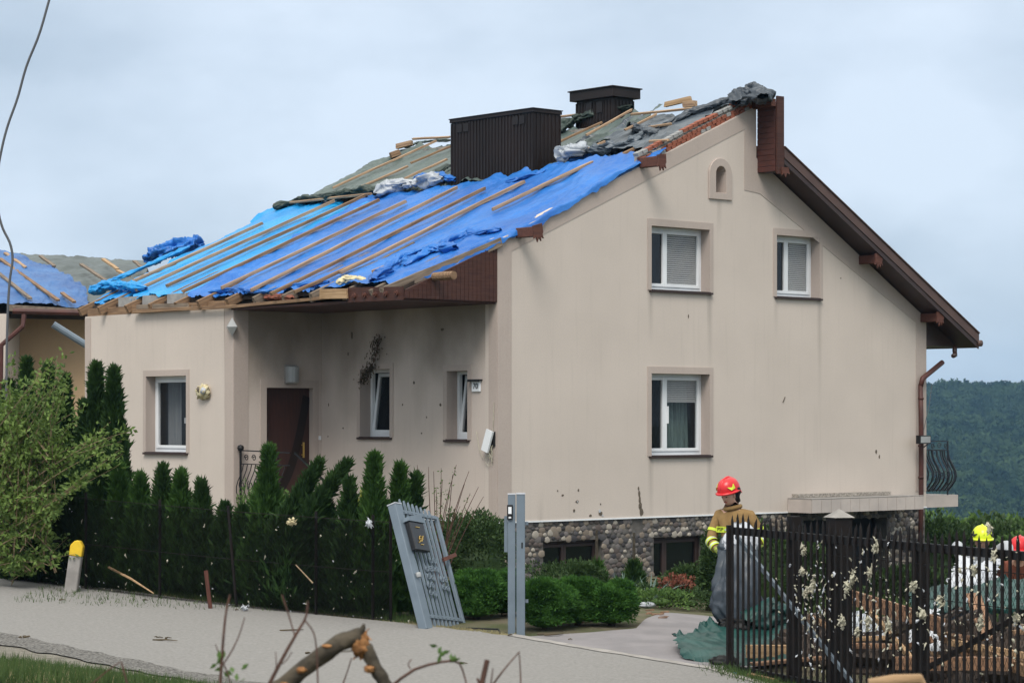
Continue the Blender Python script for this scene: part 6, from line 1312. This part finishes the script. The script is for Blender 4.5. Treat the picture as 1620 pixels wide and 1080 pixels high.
    sw = J.get('_sw', (.235, .165))
    ring(cc, (c0-w0), sw[0], sw[1], 'reflect_yellow', .034, sdv=lf); ring(cc, (c0-w0), sw[0]+.004, sw[1]+.004, 'reflect_silver', .012, sdv=lf)
    for s_ in ('RL' if jacket != 'grey_cloth' else ''):
        e, w = Vector(J['el'+s_][0]), Vector(J['wrist'+s_][0]); s0 = Vector(J['sh'+s_][0]); r = .075
        ring(e*.80+w*.20, w-e, r*1.02, r*1.02, 'reflect_yellow', .03); ring(e*.80+w*.20, w-e, r*1.06, r*1.06, 'reflect_silver', .010); ring(e*.25+w*.75, w-e, r*.90, r*.90, 'reflect_yellow', .03); ring(e*.25+w*.75, w-e, r*.94, r*.94, 'reflect_silver', .010)
        ring(s0*.4+e*.6, e-s0, r*1.05, r*1.05, 'reflect_yellow', .018)
    return t, f, lf
base = atg(1163, 30.5); 
J = {'pelvis': ((0, .02, .92), .16, .13), 'waist': ((0, .01, 1.08), .17, .13), 'chest': ((-.01, 0, 1.30), .20, .145), 'neck': ((-.03, -.01, 1.475), .085, .085), 'chin': ((-.060, -.04, 1.565), .055), 'head': ((-.085, -.065, 1.645), .075),
     'shR': ((-.20, .10, 1.40), .095, .085), 'elR': ((-.30, .02, 1.12), .070), 'wristR': ((-.24, -.13, 1.03), .052), 'shL': ((.19, -.08, 1.40), .095, .085), 'elL': ((.33, -.10, 1.14), .070), 'wristL': ((.17, -.22, 1.05), .052),
     'hipR': ((-.09, .06, .86), .11), 'knR': ((-.12, .02, .50), .085), 'anR': ((-.12, .06, .12), .065), 'toR': ((-.22, -.04, .05), .05), 'hipL': ((.09, -.04, .86), .11), 'knL': ((.10, -.08, .50), .085), 'anL': ((.10, -.04, .12), .065), 'toL': ((.0, -.14, .05), .05)}
z_up = max(0, at(1155, 754, 30.5).z-.0-(base.z+1.84)); base.z += min(z_up, .12)*0
# the man stands on the drive; scale him to reach the measured helmet height
kz = (at(1155, 754, 30.5).z-base.z)/1.845
for n in J: v = list(J[n]); v[0] = (v[0][0]*1.0, v[0][1], v[0][2]*kz); J[n] = tuple(v)
t1, f1, l1 = firefighter('standing firefighter in tan jacket and red helmet holding a grey tarpaulin beside the fence', base, math.atan2(-.75, -.66), J, 'tan_cloth', 'helmet_red', hair=True)
pz = 1.30*kz
pp = Vector((-.01, 0, pz))+f1*.175-l1*.085
PMx = Matrix((l1, Vector((0, 0, 1)), f1)).transposed().to_4x4(); PMx.translation = pp+Vector((0, 0, -.055))
b = MB(); b.box((-.062, -.036, -.004), (.062, .036, .0)); pt = b.build('chest_patch', 'reflect_yellow', t1, mtx=PMx); text('patch_lettering', 'PSP', .062, Matrix.Translation((0, 0, .003)), 'black_rubber', pt, .001)
# collar
b = MB(); b.tube([tuple(Vector((-.03, -.01, 1.475*kz))+Vector((math.cos(a)*.095, math.sin(a)*.085, .02+.02*math.cos(a)))) for a in np.linspace(0, 6.28, 15)], .028, 6); b.build('collar', 'tan_cloth', t1, smooth=True)
# the grey tarpaulin he holds: a full hanging fold, open at the top
def hung(name, label, levels, m, seed, dep=.20):
    n = 56; vs = []; m0 = 60; lv = np.array(levels, float); zz = np.linspace(0, 1, m0)
    x0 = np.interp(zz, np.linspace(0, 1, len(lv)), lv[:, 0]); x1 = np.interp(zz, np.linspace(0, 1, len(lv)), lv[:, 1]); z = np.interp(zz, np.linspace(0, 1, len(lv)), lv[:, 2]); y = np.interp(zz, np.linspace(0, 1, len(lv)), lv[:, 3])
    a = np.linspace(0, 2*math.pi, n, endpoint=False); A_, Z_ = np.meshgrid(a, zz); q = np.stack([np.cos(A_)*2.2, np.sin(A_)*2.2, Z_*1.6], -1)+seed
    rr_ = 1+.34*(ridged(q*np.array((1.5, 1.5, .8))+fbm(q, 2)[..., None]*.8, 3)-.45)+.12*fbm(q*2, 2); cx = (x0+x1)/2; hw = (x1-x0)/2
    V = np.stack([cx[:, None]+np.cos(A_)*hw[:, None]*rr_, y[:, None]+np.sin(A_)*dep*rr_*np.minimum(1, .35+Z_*2), z[:, None]+.03*fbm(q, 2)], -1).reshape(-1, 3); i = np.arange(m0*n).reshape(m0, n); j = np.roll(i, -1, 1)
    return tag(link(name, npmesh(name, V, np.stack([i[:-1], i[1:], j[1:], j[:-1]], -1).reshape(-1, 4), m, smooth=True)), label, 'tarpaulin')
def lv(x0, x1, y, Y): p, q = at(x0, y, Y), at(x1, y, Y); return (p.x, q.x, p.z, Y)
hung('held_tarp', 'large dark grey tarpaulin hanging from the hands of the standing firefighter', [lv(1142, 1190, 852, 30.15), lv(1140, 1196, 872, 30.1), lv(1134, 1200, 905, 30.05), lv(1127, 1204, 935, 30.0), lv(1123, 1208, 958, 30.0), lv(1138, 1210, 982, 30.0)], 'tarp_slate', 3.3)
hung('held_sheet', 'folded silver white sheet pressed to the chest of the standing firefighter', [lv(1162, 1180, 826, 30.22), lv(1157, 1192, 838, 30.18), lv(1146, 1200, 852, 30.14), lv(1143, 1200, 868, 30.12)], 'paper_white', 8.1, dep=.10)
def crouch(label, px, py, Y, jacket, helmet, face):
    top = at(px, py, Y); g = atg(px, Y); sc = (top.z-g.z)/1.60 if (top.z-g.z) < 1.8 else 1.1
    J = {'pelvis': ((0, .12, .80), .15, .12), 'waist': ((0, .06, .95), .16, .12), 'chest': ((0, -.06, 1.14), .19, .14), 'neck': ((0, -.16, 1.28), .08), 'chin': ((0, -.21, 1.33), .055), 'head': ((0, -.23, 1.42), .075),
         'shR': ((-.20, -.08, 1.22), .09), 'elR': ((-.30, -.22, 1.39), .085), 'wristR': ((-.28, -.42, 1.30), .05), 'shL': ((.20, -.08, 1.26), .10), 'elL': ((.30, -.22, 1.39), .085), 'wristL': ((.28, -.42, 1.28), .05),
         'hipR': ((-.1, .1, .75), .11), 'knR': ((-.14, -.08, .45), .085), 'anR': ((-.14, .12, .12), .062), 'toR': ((-.15, -.02, .05), .05), 'hipL': ((.1, .1, .75), .11), 'knL': ((.14, -.06, .45), .085), 'anL': ((.14, .14, .12), .062), 'toL': ((.15, 0, .05), .05), }
    for n in J: v = list(J[n]); v[0] = tuple(c*sc for c in v[0]); J[n] = tuple(v)
    return firefighter(label, g, face, J, jacket, helmet)
crouch('stooping firefighter in yellow helmet and pale grey jacket facing the camera behind the fence', 1548, 831, 31.6, 'grey_cloth', 'helmet_yellow', R(-92))
crouch('firefighter in a red helmet and rust coloured jacket at the right edge behind the fence', 1606, 849, 32.2, 'rust_cloth', 'helmet_red', R(-110))

# ================================================================ foreground: snapped bough and twigs, out of focus
YF = 8.5
fb_ = thing('broken_bough', 'snapped bough with torn orange wood at the bottom of the view', 'branch', (-.35, YF, gz(-.35, YF)))
o0 = fb_.location.copy()
def fp(x, y, dy=0.): return at(x, y, YF+dy)-o0
def sm(pts, n=16):
    P = np.array([tuple(p) for p in pts]); k = np.linspace(0, len(P)-1, n); out_ = []
    for a in k: i = min(int(a), len(P)-2); f = a-i; p0 = P[max(i-1, 0)]; p1 = P[i]; p2 = P[i+1]; p3 = P[min(i+2, len(P)-1)]; out_.append(Vector(.5*((2*p1)+(-p0+p2)*f+(2*p0-5*p1+4*p2-p3)*f*f+(-p0+3*p1-3*p2+p3)*f**3)))
    return out_
def limb(name, pts, r0, r1, m, n=18, seg=12, amp=.22, seed=0):
    P = sm(pts, n); b = MB(); b.tube(P, [r0+(r1-r0)*i/(n-1) for i in range(n)], seg); v = np.array(b.v); i0 = np.repeat(np.arange(n), seg); c = np.array([tuple(P[i]) for i in i0]); v = c+(v-c)*(1+amp*fbm(v*38+seed, 3)+.0)[:, None]; b.v = [tuple(x) for x in v]; return b.build(name, m, fb_, smooth=True)
limb('bough', [fp(400, 1130), fp(440, 1090), fp(490, 1050), fp(535, 1018), fp(572, 1004)], .033, .029, 'bark', seed=1); limb('snapped_tip', [fp(560, 1010), fp(572, 998), (fp(576, 986))], .024, .004, 'bark', n=8, seed=2)
limb('hanging_piece', [fp(578, 1022), fp(592, 1050), fp(612, 1088), fp(625, 1130)], .022, .024, 'bark', seed=3)
lump('torn_wood', tuple(fp(570, 1020)), (.024, .022, .030), 'raw_break', 71, fb_, amp=1.1, freq=4)
rs = random.Random(2); b = MB()
for k in range(26): p = fp(rs.uniform(560, 582), rs.uniform(1005, 1040)); q = p+Vector((rs.uniform(-.01, .03), rs.uniform(-.03, .01), rs.uniform(-.03, .04))); b.tube([p, q], [.005, .001], 4)
b.build('splinters', 'raw_break', fb_)
for x, y, s_ in ((478, 1062, 9), (452, 1085, 10), (585, 1060, 11)): lump('bark_scar', tuple(fp(x, y)+Vector((0, -.022, .008))), (.016, .018, .010), 'raw_break', s_, fb_, amp=.6)
lump('bark_scar', tuple(fp(520, 1026)+Vector((0, -.025, .012))), (.018, .012, .006), 'raw_break', 12, fb_, amp=.5)
limb('twig', [fp(498, 1032), fp(540, 1030), fp(574, 1028)], .0035, .002, 'twig_pale', n=8, seg=5)
def sprout(label, sets, Y, leaves=0):
    x0 = sets[0][0][-1][0]; g = atg(x0, Y); t = thing('bare_twig', label, 'twig', g); b = MB()
    for pts, r0, r1 in sets:
        P = [at(x, y, Y)-g for x, y in pts]; 
        b.tube(sm(P, 10), [r0+(r1-r0)*i/9 for i in range(10)], 5)
    low = at(*sets[0][0][-1], Y)-g; b.tube([low, Vector((0, 0, -.02))], [sets[0][2], sets[0][2]*1.2], 5); b.build('stem', 'twig', t)
    if leaves:
        LC = np.array([tuple(at(x, y, Y)-g) for x, y in leaves for _ in range(6)])+RNG.normal(size=(6*len(leaves), 3))*.012; V, F = leafV(LC, RNG.normal(size=LC.shape)+(0, 0, .6), .035, .018); link('leaf', npmesh('leaf', V, F, 'leaf_light'), t)
    return t
sprout('forked bare twig in the foreground left of the snapped bough', [([(364, 940), (358, 965), (354, 1000), (351, 1040), (348, 1085)], .003, .006), ([(387, 976), (378, 1005), (366, 1030), (353, 1050)], .0018, .003), ([(341, 1018), (347, 1036), (352, 1044)], .0015, .003), ([(354, 1050), (362, 1070), (366, 1090)], .003, .002)], 8.2, [(348, 1050), (374, 1068)])
sprout('long leaning forked twig rising over the left end of the bough', [([(487, 950), (484, 975), (470, 1000), (450, 1035), (424, 1085)], .003, .007), ([(446, 940), (456, 970), (466, 1004)], .003, .0025), ([(482, 980), (496, 1000), (501, 1030), (503, 1085)], .0025, .003), ([(436, 1030), (437, 1050), (436, 1060)], .0015, .002), ([(462, 1030), (452, 1045), (440, 1052)], .0015, .002)], 8.0)
sprout('thin twig crossing just behind the bough', [([(556, 1040), (550, 1060), (540, 1088)], .002, .003)], 8.9)
sprout('arched twig bending over right of the bough', [([(739, 1088), (733, 1062), (722, 1045), (690, 1048), (652, 1060), (618, 1086)], .0025, .006), ([(650, 1058), (646, 1050), (651, 1042)], .0018, .002)], 8.3, [(700, 1032), (718, 1044)])
sprout('stout broken stub of a twig right of the arched twig', [([(771, 1043), (767, 1060), (760, 1092)], .009, .010), ([(755, 1072), (760, 1084), (763, 1090)], .004, .006)], 8.2)
sprout('thin bent twig rightmost in the foreground', [([(822, 1030), (806, 1048), (790, 1068), (774, 1090)], .002, .004), ([(821, 1030), (823, 1055), (824, 1090)], .002, .003), ([(780, 1056), (778, 1070), (776, 1088)], .0018, .003)], 8.4)
sprout('short twig at the lower left by the verge grass', [([(192, 1046), (196, 1062), (204, 1090)], .003, .004), ([(190, 1046), (168, 1062), (142, 1084)], .002, .003)], 8.6)
b = MB(); b.tube([at(1375, 1082, 9.0), at(1415, 1076, 9.0), at(1453, 1073, 9.0), at(1470, 1110, 9.1)], [.022, .024, .020, .02], 10); b.tube([at(1470, 1110, 9.1), Vector((at(1470, 1110, 9.1).x+.1, 9.1, gz(1.4, 9.1)))], .02, 8)
tag(b.build('cut_log', 'new_wood', smooth=True), 'blurred pale debarked stick at the bottom edge before the picket fence', 'stick')
# hanging overhead cable at upper left
YC = 36.6; b = MB(); pts = [(130, -160), (95, -60), (78, 0), (62, 55), (42, 105), (28, 155), (12, 200), (2, 240), (-4, 280), (-3, 330), (4, 360), (16, 385), (20, 410), (16, 440), (13, 480), (11, 540), (10, 620), (8, 720)]
b.tube(sm([at(x, y, YC) for x, y in pts], 60), .019, 7); tag(b.build('hanging_cable', 'cable', smooth=True), 'grey torn overhead cable dangling in the sky at the upper left', 'cable')

# ================================================================ haze
b = MB(); b.box((-960, -260, -140), (1300, 2700, 75)); hz_ = b.build('haze', 'hill_ground'); hz_['kind'] = 'stuff'
hm = bpy.data.materials.new('haze'); hm.use_nodes = True; _t = hm.node_tree; _t.nodes.clear(); _o = _t.nodes.new('ShaderNodeOutputMaterial'); _v = _t.nodes.new('ShaderNodeVolumePrincipled')
_v.inputs['Color'].default_value = (.36, .66, 1.0, 1); _v.inputs['Density'].default_value = .00017; _v.inputs['Anisotropy'].default_value = .2; _t.links.new(_v.outputs[0], _o.inputs['Volume'])
hz_.data.materials.clear(); hz_.data.materials.append(hm)
